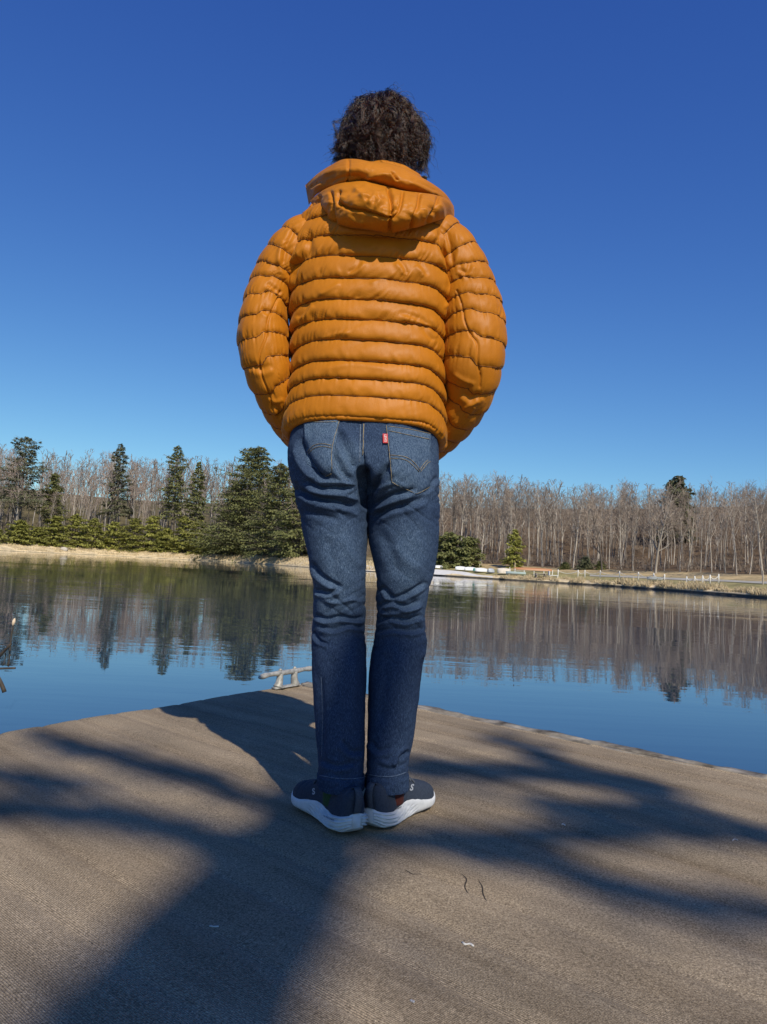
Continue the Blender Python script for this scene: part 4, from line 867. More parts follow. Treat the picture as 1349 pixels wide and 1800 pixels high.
# rolled hem: close the bottom inward
low = T2[-1]; cen = low.mean(0)
rings = [T2]
for k, (sc_, dz) in enumerate([(.985, -.004), (.955, -.0065), (.92, -.005), (.90, .004), (.89, .05)]):
    r_ = low.copy(); r_[:, :2] = cen[:2] + (low[:, :2] - cen[:2]) * sc_; r_[:, 2] = low[:, 2] + dz; rings.append(r_[None])
T3 = np.concatenate(rings); jacket = mk('jacket', T3.reshape(-1, 3), grid(len(T3), NT, True)[:, ::-1], m_jk, person)
m_st = mat('dark_orange_thread', (.13, .04, .004), .8)
for v, f in sm_t: mk('seam', v, f, m_st, jacket)

# ---------------------------------------------------------------- jacket: sleeves
def sleeve(axis, name, seam_line, folds, seed, sgn):
    ax = np.array([[*P(x, y, Y), w, d] for x, y, Y, w, d in axis]); L = np.concatenate([[0], np.cumsum(np.linalg.norm(np.diff(ax[:, :3], axis=0), axis=1))])
    n_ = 360; k = 200; t = np.linspace(0, L[-1], n_); C_ = np.stack([sinterp(t, list(zip(L, ax[:, j]))) for j in range(5)], 1); c, wd, dp = C_[:, :3], C_[:, 3] / FPX * 1.87, C_[:, 4]
    ker = np.ones(25) / 25; d = np.gradient(c, axis=0)
    for j in range(3): d[:, j] = np.convolve(np.pad(d[:, j], 12, 'edge'), ker, 'valid')
    d /= np.linalg.norm(d, axis=1, keepdims=True); fy = np.array([0, 1., 0]); s = np.cross(d, fy); s /= np.linalg.norm(s, axis=1, keepdims=True); v = np.cross(s, d)
    p_ = np.linspace(0, 2 * np.pi, k, endpoint=False); A = c[:, None] + s[:, None] * (wd[:, None] - .004)[..., None] * sup(np.cos(p_), .92)[None, :, None] + v[:, None] * (dp[:, None] - .003)[..., None] * sup(np.sin(p_), .92)[None, :, None]
    Nn = gnormals(A); Nn *= np.sign((Nn * (A - A.mean(1, keepdims=True))).sum())
    zs = np.arange(-.02, L[-1] + .06, .0445); tt = t[:, None] + 0 * p_[None] + .004 * nz(st3(A[..., 0] * 10, A[..., 1] * 10, seed)) + .0015 * nz(st3(A[..., 0] * 40, A[..., 1] * 40, seed + 3.)) + .0
    side = np.cos(p_)[None] * sgn
    tt = tt + .010 * smooth(.1, -.2, side) * smooth(.15, .25, t)[:, None]          # the inner panel's quilting is offset from the outer one's
    pf, ds, idx = puff(tt, zs, .0054, True); arcs = np.broadcast_to(p_[None] * .07, tt.shape)
    puck = nz(st3(arcs * 190 + idx * 7.7, tt * 10, idx * 3.1 + seed)) * .0028 * np.exp(-ds / .009) + fbm(st3(A[..., 0] * 20 + tt * 12, A[..., 1] * 14, tt * 22 + seed), 3) * .0014 - .0036 * (1 - np.abs(nz(st3(arcs * 120 + tt * 40 + idx * 5.1, tt * 7, idx * 2.7 + seed)))) ** 3 * np.exp(-((puff.t - .16) / .26) ** 2) * smooth(-.3, .5, nz(st3(arcs * 24 + idx * 1.3, idx * 4.1, seed)))
    folds = [(a_0, b_0, c_0 * .6, *(q * .6 for q in r_0)) for a_0, b_0, c_0, *r_0 in folds]
    A2 = A + Nn * (pf + puck)[..., None]; A2 = strokes(A2, Nn, None, [(seam_line, 1.5, -.0055, 0, False)] + folds)
    zin = zs[(zs > .05) & (zs < L[-1] - .01)]; sl = []
    for zq in zin:
        rows = np.argmin(np.abs(tt - zq), axis=0); pl_ = A2[rows, np.arange(k)] + Nn[rows, np.arange(k)] * .0004; sl.append(tube(np.concatenate([pl_, pl_[:1]]), .0010, 4, False))
    q0 = A2[:1].mean(1, keepdims=True) + 0 * A2[:1]; q1 = A2[-1:].mean(1, keepdims=True) + 0 * A2[-1:]
    A3 = np.concatenate([q0 * .5 + A2[:1] * .5, A2, q1 * .12 + A2[-1:] * .88, q1 * .5 + A2[-1:] * .5 - d[-1] * .02]); so = mk(name, A3.reshape(-1, 3), grid(len(A3), k, True), m_jk, jacket); v, f = merge(sl); mk('seam_stitching', v, f, m_st, so)['kind'] = 'stuff'; return so
aL = [(600, 398, 1.80, 24, .06), (578, 407, 1.80, 36, .075), (545, 424, 1.80, 43, .085), (512, 457, 1.80, 44, .088), (484, 502, 1.80, 41, .084), (467, 550, 1.785, 40, .080), (464, 600, 1.775, 44, .076), (470, 645, 1.778, 40, .072), (485, 690, 1.81, 36, .068), (504, 732, 1.86, 33, .062), (532, 772, 1.91, 28, .056), (560, 800, 1.93, 22, .05)]
aR = [(705, 402, 1.80, 24, .06), (728, 405, 1.80, 37, .075), (760, 421, 1.80, 45, .085), (793, 450, 1.80, 47, .088), (816, 497, 1.80, 48, .086), (829, 547, 1.79, 53, .082), (835, 600, 1.775, 53, .076), (831, 645, 1.778, 51, .072), (825, 688, 1.81, 43, .068), (800, 735, 1.86, 38, .064), (768, 775, 1.91, 31, .056), (738, 800, 1.93, 24, .05)]
sleeve(aL, 'sleeve', [(494, 512), (484, 535), (472, 560), (468, 590), (456, 625), (462, 665), (474, 695), (480, 722)],
   [([(500, 420), (490, 455), (500, 490)], 5, .006), ([(520, 400), (505, 430), (497, 470)], 4, -.007, .004), ([(468, 496), (482, 506), (497, 516)], 4, -.004, .004), ([(462, 545), (474, 553)], 3, -.004, .003), ([(440, 640), (460, 648), (480, 640)], 5, -.006, .004), ([(478, 712), (490, 720), (492, 735)], 4, -.006, .005), ([(470, 700), (488, 706), (500, 700)], 4, .005)], 4.2, -1)
sleeve(aR, 'sleeve', [(803, 510), (812, 535), (818, 566), (830, 590), (838, 600), (840, 635), (845, 660), (844, 680)],
   [([(805, 470), (820, 478), (828, 462)], 4, -.006, .004), ([(800, 400), (805, 440), (800, 480)], 5, .005), ([(785, 400), (793, 440), (797, 470)], 4, -.007, .004), ([(812, 690), (830, 700), (845, 690)], 5, -.007, .006), ([(815, 720), (832, 708), (842, 700)], 4, .007), ([(795, 655), (815, 668), (838, 676)], 4, .006), ([(820, 735), (830, 722), (836, 712)], 3.5, .006)], 8.4, 1)

# ---------------------------------------------------------------- jacket: hood
def pillow(name, top, bot, Yt, T_, crease, seed, parent, wr=.004, n1=150, n2=70, back=.03, power=.62):
    tp_, bt_ = spline(top, n1), spline(bot, n1); u = np.linspace(0, 1, n1); v = np.linspace(0, 1, n2)
    g_ = tp_[:, None] + (bt_ - tp_)[:, None] * v[None, :, None]; Yb = sinterp(u, Yt)[:, None]; e = np.clip(np.minimum(u, 1 - u) * 9, 0, 1)[:, None] ** .5
    bul = np.clip(np.sin(np.pi * v), 0, 1)[None] ** power * sinterp(u, T_)[:, None] * e
    Fr = P(g_[..., 0], g_[..., 1], Yb - bul + 0 * v[None]); Bk = P(g_[..., 0], g_[..., 1], Yb + bul * back / .03 * .6 + 0 * v[None])
    Nn = gnormals(Fr, False); Nn *= np.sign((Nn * (CAM - Fr)).sum(-1, keepdims=True)); w_ = (np.clip(np.sin(np.pi * v), 0, 1)[None] * e) ** .5
    Fr = Fr + Nn * (wr * fbm(st3(Fr[..., 0] * 24, Fr[..., 2] * 34, seed), 4) * w_)[..., None]
    Fr = strokes(Fr, Nn, None, crease)
    V = np.concatenate([Fr.reshape(-1, 3), Bk.reshape(-1, 3)]); o = n1 * n2; ring = np.concatenate([np.arange(n1) * n2, (n1 - 1) * n2 + np.arange(1, n2), np.arange(n1 - 2, -1, -1) * n2 + n2 - 1, np.arange(n2 - 2, 0, -1)]); r2 = np.roll(ring, -1)
    return mk(name, V, [grid(n1, n2), grid(n1, n2)[:, ::-1] + o, np.stack([ring, r2, r2 + o, ring + o], 1)], m_jk, parent)
pillow('hood', [(546, 352), (562, 338), (585, 326), (612, 319), (645, 318), (676, 326), (705, 334), (735, 338), (765, 342), (790, 352), (799, 368)],
       [(549, 362), (566, 377), (590, 392), (615, 400), (645, 404), (670, 408), (690, 409), (715, 404), (745, 396), (775, 386), (799, 380)],
       [(0, 1.755), (.15, 1.685), (.35, 1.650), (.55, 1.642), (.75, 1.655), (.9, 1.70), (1, 1.77)], [(0, .01), (.2, .045), (.5, .060), (.8, .048), (1, .012)],
       [([(596, 355), (612, 365), (640, 370), (665, 378), (686, 386)], 3.0, -.012, 0, False), ([(683, 330), (688, 350), (688, 372), (686, 388), (685, 408)], 3.2, -.013, 0, False), ([(597, 336), (593, 348), (597, 360)], 2.6, -.009, 0, False), ([(582, 338), (584, 355), (586, 380), (590, 392)], 2.6, -.009, 0, False),
        ([(708, 338), (706, 352), (703, 366), (692, 384)], 2.4, -.009, 0, False), ([(738, 340), (736, 360), (726, 390), (722, 402)], 2.6, -.009, 0, False), ([(771, 346), (768, 362), (757, 380), (752, 393)], 2.6, -.009, 0, False), ([(562, 345), (560, 358), (572, 378)], 2.6, -.007, 0, False),
        ([(620, 330), (640, 344), (668, 338)], 5, .007), ([(640, 352), (660, 340), (676, 352)], 4, -.006, .005), ([(610, 376), (625, 388), (645, 392)], 4, .004), ([(650, 374), (664, 360), (676, 350)], 4, .005), ([(694, 352), (700, 362), (690, 372)], 3, -.005, .004), ([(745, 362), (750, 374), (744, 386)], 3, .004)], 3.3, jacket, .0055)
pillow('hood_brim', [(537, 325), (560, 304), (582, 290), (602, 280), (625, 279), (655, 284), (690, 288), (712, 296), (735, 308), (760, 322), (785, 342), (798, 362)],
       [(543, 360), (556, 342), (578, 331), (602, 324), (625, 319), (655, 322), (690, 330), (712, 336), (735, 340), (760, 344), (785, 360), (799, 376)],
       [(0, 1.80), (.15, 1.715), (.35, 1.665), (.55, 1.66), (.75, 1.69), (.9, 1.75), (1, 1.82)], [(0, .008), (.2, .026), (.5, .034), (.8, .028), (1, .008)],
       [([(613, 281), (613, 300), (611, 320)], 1.8, -.006, 0, False), ([(688, 300), (694, 308), (700, 318)], 2.4, -.008, .004), ([(560, 310), (590, 300), (620, 298), (650, 302)], 5, .003), ([(575, 325), (600, 312), (640, 310)], 4, -.003, .003), ([(640, 316), (670, 306), (690, 308)], 4, .004), ([(720, 312), (745, 322), (770, 338)], 4, -.004, .003), ([(545, 330), (556, 322), (566, 318)], 3, -.004, .003)], 6.1, jacket, .0028)
# stand-up collar round the neck, the hood's front edges
nc = P(672, 312, 1.80)
ua = np.linspace(0, 2*np.pi, 120, endpoint=False); cs = []
for dz, ex_ in ((-.10, .020), (-.06, .012), (-.02, .004), (.0, .002), (.006, -.006), (-.01, -.016), (-.06, -.018)):
    fr = np.clip(np.sin(ua), 0, 1); cs.append(np.stack([nc[0] + (.098 + ex_) * np.cos(ua), nc[1] + .012 + (.098 + ex_) * np.sin(ua), nc[2] - .005 + dz - .010 * fr + .003 * nz(st3(np.cos(ua) * 4, np.sin(ua) * 4, dz * 9))], -1))
mk('collar', np.array(cs).reshape(-1, 3), grid(len(cs), 120, True), m_jk, jacket)
m_cord = mat('dark_cord', (.02, .02, .025), .6)
v, f = merge([tube(spline([P(735, 309, 1.80), P(742, 312, 1.795), P(748, 311, 1.79), P(751, 313, 1.79)], 10), .0035, 6), tube(spline([P(738, 314, 1.80), P(745, 315, 1.795), P(750, 316, 1.79)], 8), .003, 6)]); mk('drawcord', v, f, m_cord, jacket)
# the blue-grey collar of the shirt below
m_shirt = mottled('blue_grey_cloth', (.045, .065, .10), (.10, .135, .19), 160, .9); cs = []
for dz, rr__ in ((-.06, .071), (-.02, .070), (.018, .069), (.026, .067), (.022, .063), (-.03, .061)):
    cs.append(np.stack([nc[0] + .004 + rr__ * np.cos(ua), nc[1] + .012 + rr__ * 1.02 * np.sin(ua), nc[2] + .024 + dz - .016 * np.clip(np.sin(ua), 0, 1) + .002 * nz(st3(np.cos(ua) * 5, np.sin(ua) * 5, dz * 20))], -1))
mk('shirt_collar', np.array(cs).reshape(-1, 3), grid(len(cs), 120, True), m_shirt, person)

# ---------------------------------------------------------------- shoes
m_up = mottled('navy_knit', (.018, .026, .042), (.036, .048, .072), 300, .8, .0006, 700); m_sole = mottled('white_foam_sole', (.52, .53, .53), (.64, .645, .64), 60, .6)
m_trim = mottled('slate_webbing', (.035, .045, .065), (.07, .08, .10), 300, .8); m_logo = mat('silver_print', (.30, .32, .35), .5); m_black = mat('black_print', (.012, .012, .014), .6)
def shoe(heel, dr, L, sgn, label, lpx, lrot, lsz, upx):
    dr = np.array([dr[0], dr[1], 0.0]); dr /= np.linalg.norm(dr); rt_ = np.array([dr[1], -dr[0], 0.0]); H0 = np.array([heel[0], heel[1], .0085])
    sh = empty('shoe', H0); sh.parent = person; sh.location = Vector(H0 - wloc(person)); sh['label'] = label
    s = (1 - np.cos(np.linspace(0, np.pi, 190))) / 2; k = 150; a = np.linspace(0, 2*np.pi, k, endpoint=False)
    def width(s): return sinterp(s, [(.0, .012), (.012, .020), (.05, .031), (.12, .0365), (.25, .0365), (.4, .036), (.55, .041), (.7, .0475), (.82, .0460), (.92, .035), (.975, .021), (1, .010)])
    bend = lambda s: sgn * (-.010 * np.sin(np.pi * np.clip((s - .2) / .8, 0, 1)) * .6)
    z0 = sinterp(s, [(0, .012), (.05, .003), (.12, 0), (.7, 0), (.88, .004), (1, .020)]); z1 = sinterp(s, [(0, .043), (.06, .041), (.18, .038), (.33, .042), (.48, .046), (.6, .040), (.75, .031), (.9, .030), (1, .036)])
    w = width(s); zc = (z0 + z1) / 2; hh = (z1 - z0) / 2
    x = w[:, None] * sup(np.cos(a), .55)[None]; z = zc[:, None] + hh[:, None] * sup(np.sin(a), .62)[None]
    A = st3(x + bend(s)[:, None], (s * L)[:, None], z)
    Nn = gnormals(A); Nn *= np.sign((Nn * (A - A.mean(1, keepdims=True))).sum())
    # flowing grooves of the heel half
    zr = (z - z0[:, None]) / (z1 - z0)[:, None]; sm = s[:, None]
    flow = zr * 5.2 - 11.0 * np.clip(sm - .16, 0, 1) ** 1.35 ; gmask = smooth(.62, .40, sm) * smooth(.95, .80, zr + .25 * smooth(.2, .5, sm)) * smooth(.0, .12, zr) * smooth(.1, .4, np.abs(np.cos(a)))[None] * (.45 + .55 * smooth(.0, .06, sm))
    od = np.stack([np.where(sm < .15, A[..., 0], np.sign(A[..., 0]) * .03), np.where(sm < .15, (sm - .15) * L, 0 * A[..., 0]), 0 * A[..., 0]], -1); od /= np.linalg.norm(od, axis=-1, keepdims=True) + 1e-6
    bul = .0040 * np.sin(np.pi * np.clip(zr, 0, 1)) * smooth(.6, .2, sm)
    A0 = A + od * (bul + .0030)[..., None]
    A = A + od * (.0036 * np.sin(2 * np.pi * flow) * gmask + bul)[..., None]
    W = lambda A: H0 + A[..., 0:1] * rt_ + A[..., 1:2] * dr + A[..., 2:3] * np.array([0, 0, 1.])
    caps = lambda n_: [np.arange(k)[None, ::-1], ((n_ - 1) * k + np.arange(k))[None]]
    sv = W(A).reshape(-1, 3); sole = mk('sole', sv, [grid(len(s), k, True)] + [np.concatenate(caps(len(s)))], m_sole, sh)
    # knitted upper
    su = .012 + .976 * s; wu = width(su) - .0035
    top = sinterp(su, [(.0, .060), (.015, .082), (.05, .092), (.12, .092), (.2, .090), (.28, .090), (.36, .092), (.43, .094), (.52, .086), (.62, .074), (.75, .064), (.86, .057), (.94, .047), (1, .036)])
    bot = np.interp(su, s, z1) - .012; zc = bot; hh = top - bot
    tw = np.interp(su, [0, .3, .5, 1], [.62, .58, .75, .9])
    ca, sa = np.cos(a), np.sin(a); zz = np.where(sa > 0, sa, 0) ** .8
    narrow = 1 - (1 - sinterp(su, [(0, 1.0), (.1, .96), (.3, .94), (.45, .78), (.6, .8), (.8, .95), (1, 1)]))[:, None] * zz[None]
    lean = (-.004 * smooth(.06, 0, su))[:, None] * zz[None]
    B = st3((wu[:, None] * sup(ca, .7)[None]) * narrow + bend(su)[:, None], (su * L)[:, None] + lean, zc[:, None] + np.where(sa > 0, hh[:, None] * sup(sa, .72)[None], .008 * sa[None]))
    Nb = gnormals(B); Nb *= np.sign((Nb * (B - B.mean(1, keepdims=True))).sum()); B = B + Nb * (.0007 * nz(B * 90))[..., None] - Nb * (.0016 * np.exp(-((su - .78 - .0) / .008) ** 2))[:, None, None] * (zz[None, :, None]) - Nb * (.0012 * np.exp(-((su - .70) / .006) ** 2))[:, None, None] * (zz[None, :, None])
    uv_ = W(B).reshape(-1, 3); upper = mk('upper', uv_, [grid(len(s), k, True)] + [np.concatenate(caps(len(s)))], m_up, sh)
    bu = BVHTree.FromPolygons([tuple(q) for q in uv_], [tuple(q) for q in grid(len(s), k, True).tolist()]); bs = BVHTree.FromPolygons([tuple(q) for q in W(A0).reshape(-1, 3)], [tuple(q) for q in grid(len(s), k, True).tolist()])
    # heel pull tab
    tabp = np.array([[0.0, .0, .044], [0, -.004, .058], [0, -.006, .074], [0, -.004, .088], [0, .004, .096], [0, .014, .092]]); tp_ = spline(tabp, 24); Vt = []
    for q in tp_:
        for dx, dy in ((-.008, .001), (-.008, -.0022), (.008, -.0022), (.008, .001)): Vt.append([q[0] + dx, q[1] + dy, q[2]])
    mk('pull_tab', W(np.array(Vt)), [grid(24, 4, True), np.array([[3, 2, 1, 0], [92, 93, 94, 95]])], m_trim, sh)
    # laces across the instep
    lp = []
    for f in (.40, .47, .54, .60):
        i = int(np.argmin(np.abs(su - f))); j = np.where(sa > .72)[0]; row = B[i, j] + Nb[i, j] * .0022; lp.append(tube(W(row), .0022, 6))
    v, f = merge(lp); mk('laces', v, f, m_trim, sh)['kind'] = 'stuff'
    # letter S on the outer side, and the small print on the sole
    tv, tf = text_shape('S', 1.0, .035); tv = tv / np.ptp(tv[:, 1]); c, s_ = math.cos(lrot), math.sin(lrot); tv2 = np.stack([tv[:, 0] + .25 * tv[:, 1], tv[:, 1]], 1)
    px = np.stack([lpx[0] + lsz * (tv2[:, 0] * c * .80 + tv2[:, 1] * s_), lpx[1] - lsz * (-tv2[:, 0] * s_ * .8 + tv2[:, 1] * c)], 1); mk('logo_letter', cast(px, bu, .0008), tf, m_logo, sh, False)
    tv, tf = text_shape('ULTRA LIGHT', 1.0, .02); tv = tv / np.ptp(tv[:, 0]); (xa, ya), (xb, yb) = upx; dx, dy = xb - xa, yb - ya
    px = np.stack([(xa + xb) / 2 + tv[:, 0] * dx + tv[:, 1] * dy * .0, (ya + yb) / 2 + tv[:, 0] * dy - tv[:, 1] * abs(dx) * 1.15], 1); mk('sole_lettering', cast(px, bs, .0008), tf, m_black, sh, False)
    return sh
shoe((-.024, 1.664), (-.55, .835), .256, -1, 'left shoe turned out to the left', (552, 1392), rad(-14), 11, ((569, 1434), (588, 1443)))
shoe((.004, 1.704), (.53, .848), .262, 1, 'right shoe turned out to the right', (724, 1385), rad(4), 12, ((686, 1427), (706, 1419)))
def sock(c, col, lab):
    u = np.linspace(0, 2*np.pi, 40, endpoint=False); R_ = [np.stack([c[0] + 0.036 * np.cos(u), c[1] + .042 * np.sin(u), 0*u + z], -1) for z in np.linspace(.05, .13, 10)]
    o = mk('sock', np.array(R_).reshape(-1, 3), grid(10, 40, True), mottled('sock_' + lab, col, tuple(min(1, q * 1.4) for q in col), 300, .95), person); o['label'] = lab + ' sock showing between hem and shoe'
lc, rc = Lg[-1].mean(0), Rg[-1].mean(0); sock((lc[0] - .004, lc[1]), (.022, .05, .02), 'green'); sock((rc[0] + .004, rc[1]), (.06, .014, .010), 'red')

# ---------------------------------------------------------------- body (one skin), mostly under the clothes
HT = P(679, 186, 1.83); HC = HT - np.array([0, 0, .112]); yaw = rad(-34); cy_, sy_ = math.cos(yaw), math.sin(yaw)
def head_to_world(L): return np.stack([HC[0] + L[..., 0] * cy_ - L[..., 1] * sy_, HC[1] + L[..., 0] * sy_ + L[..., 1] * cy_, HC[2] + L[..., 2]], -1)
def head_shape(n1=90, n2=128):
    u = np.linspace(.001, np.pi - .001, n1)[:, None]; w = np.linspace(0, 2*np.pi, n2, endpoint=False)[None]
    d = st3(np.sin(u) * np.cos(w), np.sin(u) * np.sin(w), np.cos(u) + 0 * w); x, y, z = d[..., 0], d[..., 1], d[..., 2]
    R_ = np.stack([x * .076 * (1 - .18 * smooth(.1, -.9, z)), y * .096 * np.where(y > 0, 1, 1.0) , z * .114], -1)
    fr = smooth(.2, .9, y)
    g_ = lambda cx, cz, sx, sz: np.exp(-((x - cx) / sx) ** 2 - ((z - cz) / sz) ** 2) * fr
    push = .024 * g_(0, -.22, .16, .16) + .012 * g_(0, -.02, .10, .22) + .008 * g_(0, .12, .5, .10) - .010 * (g_(-.38, -.02, .18, .11) + g_(.38, -.02, .18, .11)) + .007 * g_(0, -.52, .25, .06) + .014 * g_(0, -.82, .35, .18) - .004 * g_(0, -.58, .3, .03) + .004 * (g_(-.5, -.25, .2, .2) + g_(.5, -.25, .2, .2))
    R_[..., 1] += push; R_[..., 1] -= .022 * smooth(-.3, -1, z) * smooth(.1, -.8, y) * -1
    ear = np.exp(-((y + .08) / .20) ** 2 - ((z + .12) / .26) ** 2); R_[..., 0] += np.sign(x) * .016 * ear * smooth(.75, .95, np.abs(x) + .25 * ear)
    return R_.reshape(-1, 3), grid(n1, n2, True)
hv, hf = head_shape(); hw = head_to_world(hv); k = 128; n1 = 90
bp = [(hw, [hf, np.arange(k)[None, ::-1], ((n1 - 1) * k + np.arange(k))[None]])]
nb = np.array([nc[0], nc[1] + .015, nc[2]])
bp.append(tube([nb + [0, .005, -.10], nb + [0, .0, -.02], nb + [0, .005, .04], HC + [0, -.005, -.05]], [.072, .060, .058, .055], 24))
hip = np.array([-.045, 1.80, .93]); bp.append(tube([hip + [0, .02, -.13], hip + [0, .01, 0], hip + [.0, 0, .12], hip + [0, 0, .32], hip + [0, 0, .45], hip + [.005, 0, .52]], [.045, .075, .085, .100, .095, .06], 28))
for A in (Lg, Rg):
    c = A.mean(1); ii = [40, 90, 160, 200, 240, 300, 329]; bp.append(tube(np.concatenate([c[ii], [[c[-1, 0], c[-1, 1], .06]]]), [.075, .070, .055, .045, .038, .028, .021, .021], 20))
for axs, sg in ((aL, -1), (aR, 1)):
    q = np.array([P(x, y, Y) for x, y, Y, w, d in axs]); bp.append(tube(q[1:], np.linspace(.052, .026, len(q) - 1), 16))
    hd = q[-1]; dirn = q[-1] - q[-2]; dirn /= np.linalg.norm(dirn); sd_ = np.cross(dirn, [0, 1., 0]); sd_ /= np.linalg.norm(sd_)
    bp.append(tube([hd - dirn * .01, hd + dirn * .035, hd + dirn * .075], [.026, .034, .032], 14))
    for fi, (o_, l_) in enumerate(((-.026, .065), (-.009, .075), (.009, .070), (.025, .055))):
        b0 = hd + dirn * .07 + sd_ * o_; bp.append(tube([b0 - dirn * .02, b0 + dirn * l_ * .5, b0 + dirn * l_ * .85 + np.array([0, -.012, 0]), b0 + dirn * l_ + np.array([0, -.02, 0])], [.0095, .009, .008, .006], 8))
    b0 = hd + dirn * .02 - sd_ * .028; bp.append(tube([b0, b0 - sd_ * .02 + dirn * .025, b0 - sd_ * .024 + dirn * .05], [.012, .010, .008], 8))
for h_, d_ in (((-.024, 1.664), (-.55, .835)), ((.004, 1.704), (.53, .848))):
    d3 = np.array([d_[0], d_[1], 0]); h3 = np.array([h_[0], h_[1], .0]); bp.append(tube([h3 + d3 * .05 + [0, 0, .10], h3 + d3 * .06 + [0, 0, .065], h3 + d3 * .14 + [0, 0, .060], h3 + d3 * .22 + [0, 0, .05]], [.021, .022, .020, .016], 14))
bv, bf = merge(bp)
m_skin = mottled('skin', (.40, .22, .15), (.50, .29, .20), 60, .55, .0004, 300)
tmp = mk('body_parts', bv, bf, None); rm = tmp.modifiers.new('r', 'REMESH'); rm.mode = 'VOXEL'; rm.voxel_size = .006; sm_ = tmp.modifiers.new('s', 'SMOOTH'); sm_.iterations = 2; sm_.factor = .5
dg = bpy.context.evaluated_depsgraph_get(); dg.update(); me = tmp.evaluated_get(dg).to_mesh()
bV = np.zeros(len(me.vertices) * 3, np.float32); me.vertices.foreach_get('co', bV); bQ = np.zeros(len(me.loops), np.int32); me.loops.foreach_get('vertex_index', bQ)
bV = bV.reshape(-1, 3).copy(); bQ = bQ.reshape(-1, 4).copy(); tmp.evaluated_get(dg).to_mesh_clear(); mt_ = tmp.data; bpy.data.objects.remove(tmp); bpy.data.meshes.remove(mt_)
mk('body', bV, bQ, m_skin, person)
m_eye = mat('eye_white', (.7, .68, .65), .2); m_iris = mat('dark_iris', (.03, .02, .012), .2)
for sx in (-1, 1):
    u = np.linspace(0, np.pi, 10)[:, None]; w = np.linspace(0, 2*np.pi, 16, endpoint=False)[None]; e = st3(np.sin(u)*np.cos(w), np.sin(u)*np.sin(w), np.cos(u) + 0*w) * .0115 + np.array([sx * .030, .078, .000]); mk('eye', head_to_world(e).reshape(-1, 3), grid(10, 16, True), m_eye, person)

# ---------------------------------------------------------------- hair
m_hair = bpy.data.materials.new('dark_brown_hair'); m_hair.use_nodes = True; t_ = m_hair.node_tree; t_.nodes.remove(t_.nodes['Principled BSDF'])
hb = t_.nodes.new('ShaderNodeBsdfHairPrincipled'); hb.parametrization = 'MELANIN'; hb.inputs['Melanin'].default_value = .78; hb.inputs['Melanin Redness'].default_value = .45; hb.inputs['Roughness'].default_value = .24; hb.inputs['Radial Roughness'].default_value = .4; hb.inputs['Random Color'].default_value = .3
t_.links.new(hb.outputs[0], t_.nodes['Material Output'].inputs['Surface'])
rh = np.random.default_rng(5)
def hair_guides(NG):
    d = rh.normal(0, 1, (NG * 4, 3)); d /= np.linalg.norm(d, axis=1, keepdims=True)
    x, y, z = d.T; ok = (z > -.88) & ~((y > .12) & (z < .38)) & ~((y > -.12) & (z < -.28)); return d[ok][:NG]
NG, NPS, KP = 1500, 15, 22
gd = hair_guides(NG); NG = len(gd); RAD = np.array([.076, .097, .115])
pos = gd * RAD; nrm_ = gd / RAD; nrm_ /= np.linalg.norm(nrm_, axis=1, keepdims=True)
tdn = np.array([0, 0, -1.]) - nrm_ * (nrm_ @ np.array([0, 0, -1.]))[:, None]; tdn /= (np.linalg.norm(tdn, axis=1, keepdims=True) + .15)
fwd = np.array([0, .0, 0.])
Lh = rh.uniform(.055, .095, NG) * (1 + .15 * (gd[:, 2] > .3)); Lh = np.where(gd[:, 2] < -.35, Lh * .48, Lh * .95); Lh = np.where((gd[:, 2] < -.5) & (gd[:, 1] < 0), Lh * .6, Lh)
Lh = np.where((gd[:, 0] > .25) & (gd[:, 1] > -.35) & (gd[:, 2] < .1), Lh * .5, Lh)
swirl = rh.normal(0, 1, (NG, 3)); cf = rh.uniform(6, 13, NG); cph_ = rh.uniform(0, 6.28, NG); ca_ = rh.uniform(.4, 1.2, NG)
vel = nrm_ * rh.uniform(.35, .85, NG)[:, None] + tdn * rh.uniform(.3, .9, NG)[:, None] + swirl * .28
path = [pos]; p_ = pos.copy()
b1 = np.cross(nrm_, swirl); b1 /= np.linalg.norm(b1, axis=1, keepdims=True); b2 = np.cross(nrm_, b1)
for i in range(1, KP):
    f = i / (KP - 1); vel = vel * .93 + np.array([0, 0, -.13]) * (1 - .2 * f) + tdn * .06
    cu = (b1 * np.cos(cf * f + cph_)[:, None] + b2 * np.sin(cf * f + cph_)[:, None]) * (ca_ * (.35 + 1.0 * f))[:, None]
    v = vel + cu; v /= np.linalg.norm(v, axis=1, keepdims=True); p_ = p_ + v * (Lh / (KP - 1))[:, None]
    e = np.linalg.norm(p_ / (RAD * 1.05), axis=1); push = np.where(e < 1, 1 / e, 1.0); p_ = p_ * push[:, None]; path.append(p_.copy())
GP = np.stack(path, 1)
fg = np.linspace(0, 1, KP)[None, :, None]; cw = rh.uniform(7, 15, (NG, 1, 1)); cp0 = rh.uniform(0, 6.28, (NG, 1, 1)); cam_ = rh.uniform(.003, .0150, (NG, 1, 1)) * fg ** .85
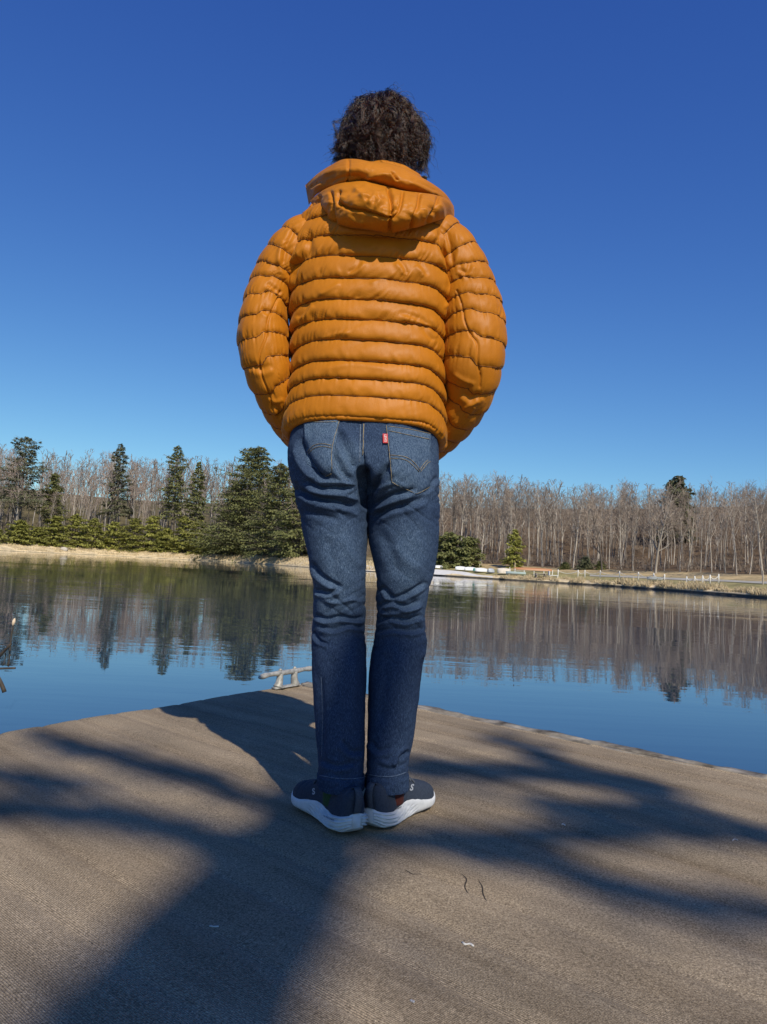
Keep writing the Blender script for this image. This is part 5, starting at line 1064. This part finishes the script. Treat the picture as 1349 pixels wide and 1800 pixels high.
GP = GP + cam_ * (np.cos(cw * fg + cp0) * nrm_[:, None] * .8 + np.sin(cw * fg + cp0) * np.cross(nrm_, tdn)[:, None]) + (np.abs(gd[:, 0]) * (gd[:, 2] < .2) * (gd[:, 2] > -.35) * .002)[:, None, None] * fg * np.stack([np.sign(gd[:, 0]), 0 * gd[:, 0], 0 * gd[:, 0]], 1)[:, None]
f = np.linspace(0, 1, KP)[None, :, None]
sid = np.repeat(np.arange(NG), NPS); ns = len(sid)
off = rh.normal(0, .0048, (ns, 1, 3)); spread = 1 - .62 * f ** .5
ff = rh.uniform(3, 14, (ns, 1, 1)); fp = rh.uniform(0, 6.28, (ns, 1, 3)); wob = np.sin(ff * f + fp) * f * rh.gamma(1.3, .0011, (ns, 1, 1))
HP = GP[sid] + off * spread + wob
fly = rh.random(ns) < .07; HP[fly] += (rh.normal(0, 1, (fly.sum(), 1, 3)) * .012 * f ** 1.2) + nrm_[sid][fly][:, None] * .010 * f
ln_ = rh.uniform(.72, 1.0, ns)
HP[:, 0] = HP[:, 0] / np.linalg.norm(HP[:, 0] / (RAD * .985), axis=1, keepdims=True)
HWp = head_to_world(HP)
hc = bpy.data.hair_curves.new('hair'); hc.add_curves([KP] * ns)
hc.points.foreach_set('position', (HWp - wloc(person)).astype(np.float32).ravel())
ra = hc.attributes.new('radius', 'FLOAT', 'POINT'); ra.data.foreach_set('value', (np.linspace(1, .35, KP)[None] * rh.uniform(.00030, .00062, (ns, 1))).astype(np.float32).ravel())
hc.materials.append(m_hair); ho = bpy.data.objects.new('hair', hc); COL.objects.link(ho); ho.parent = person
# dark scalp cap under the strands
u = np.linspace(.01, np.pi * .80, 50)[:, None]; w = np.linspace(0, 2*np.pi, 80, endpoint=False)[None]; d = st3(np.sin(u)*np.cos(w), np.sin(u)*np.sin(w), np.cos(u) + 0*w)
lim = np.where(d[..., 1] > .2, np.maximum(d[..., 2], .45), d[..., 2]); d[..., 2] = lim; d /= np.linalg.norm(d, axis=-1, keepdims=True)
mk('hair_roots', head_to_world(d * RAD * 1.0).reshape(-1, 3), grid(50, 80, True), mat('dark_scalp', (.012, .009, .008), .9), ho, local=False)
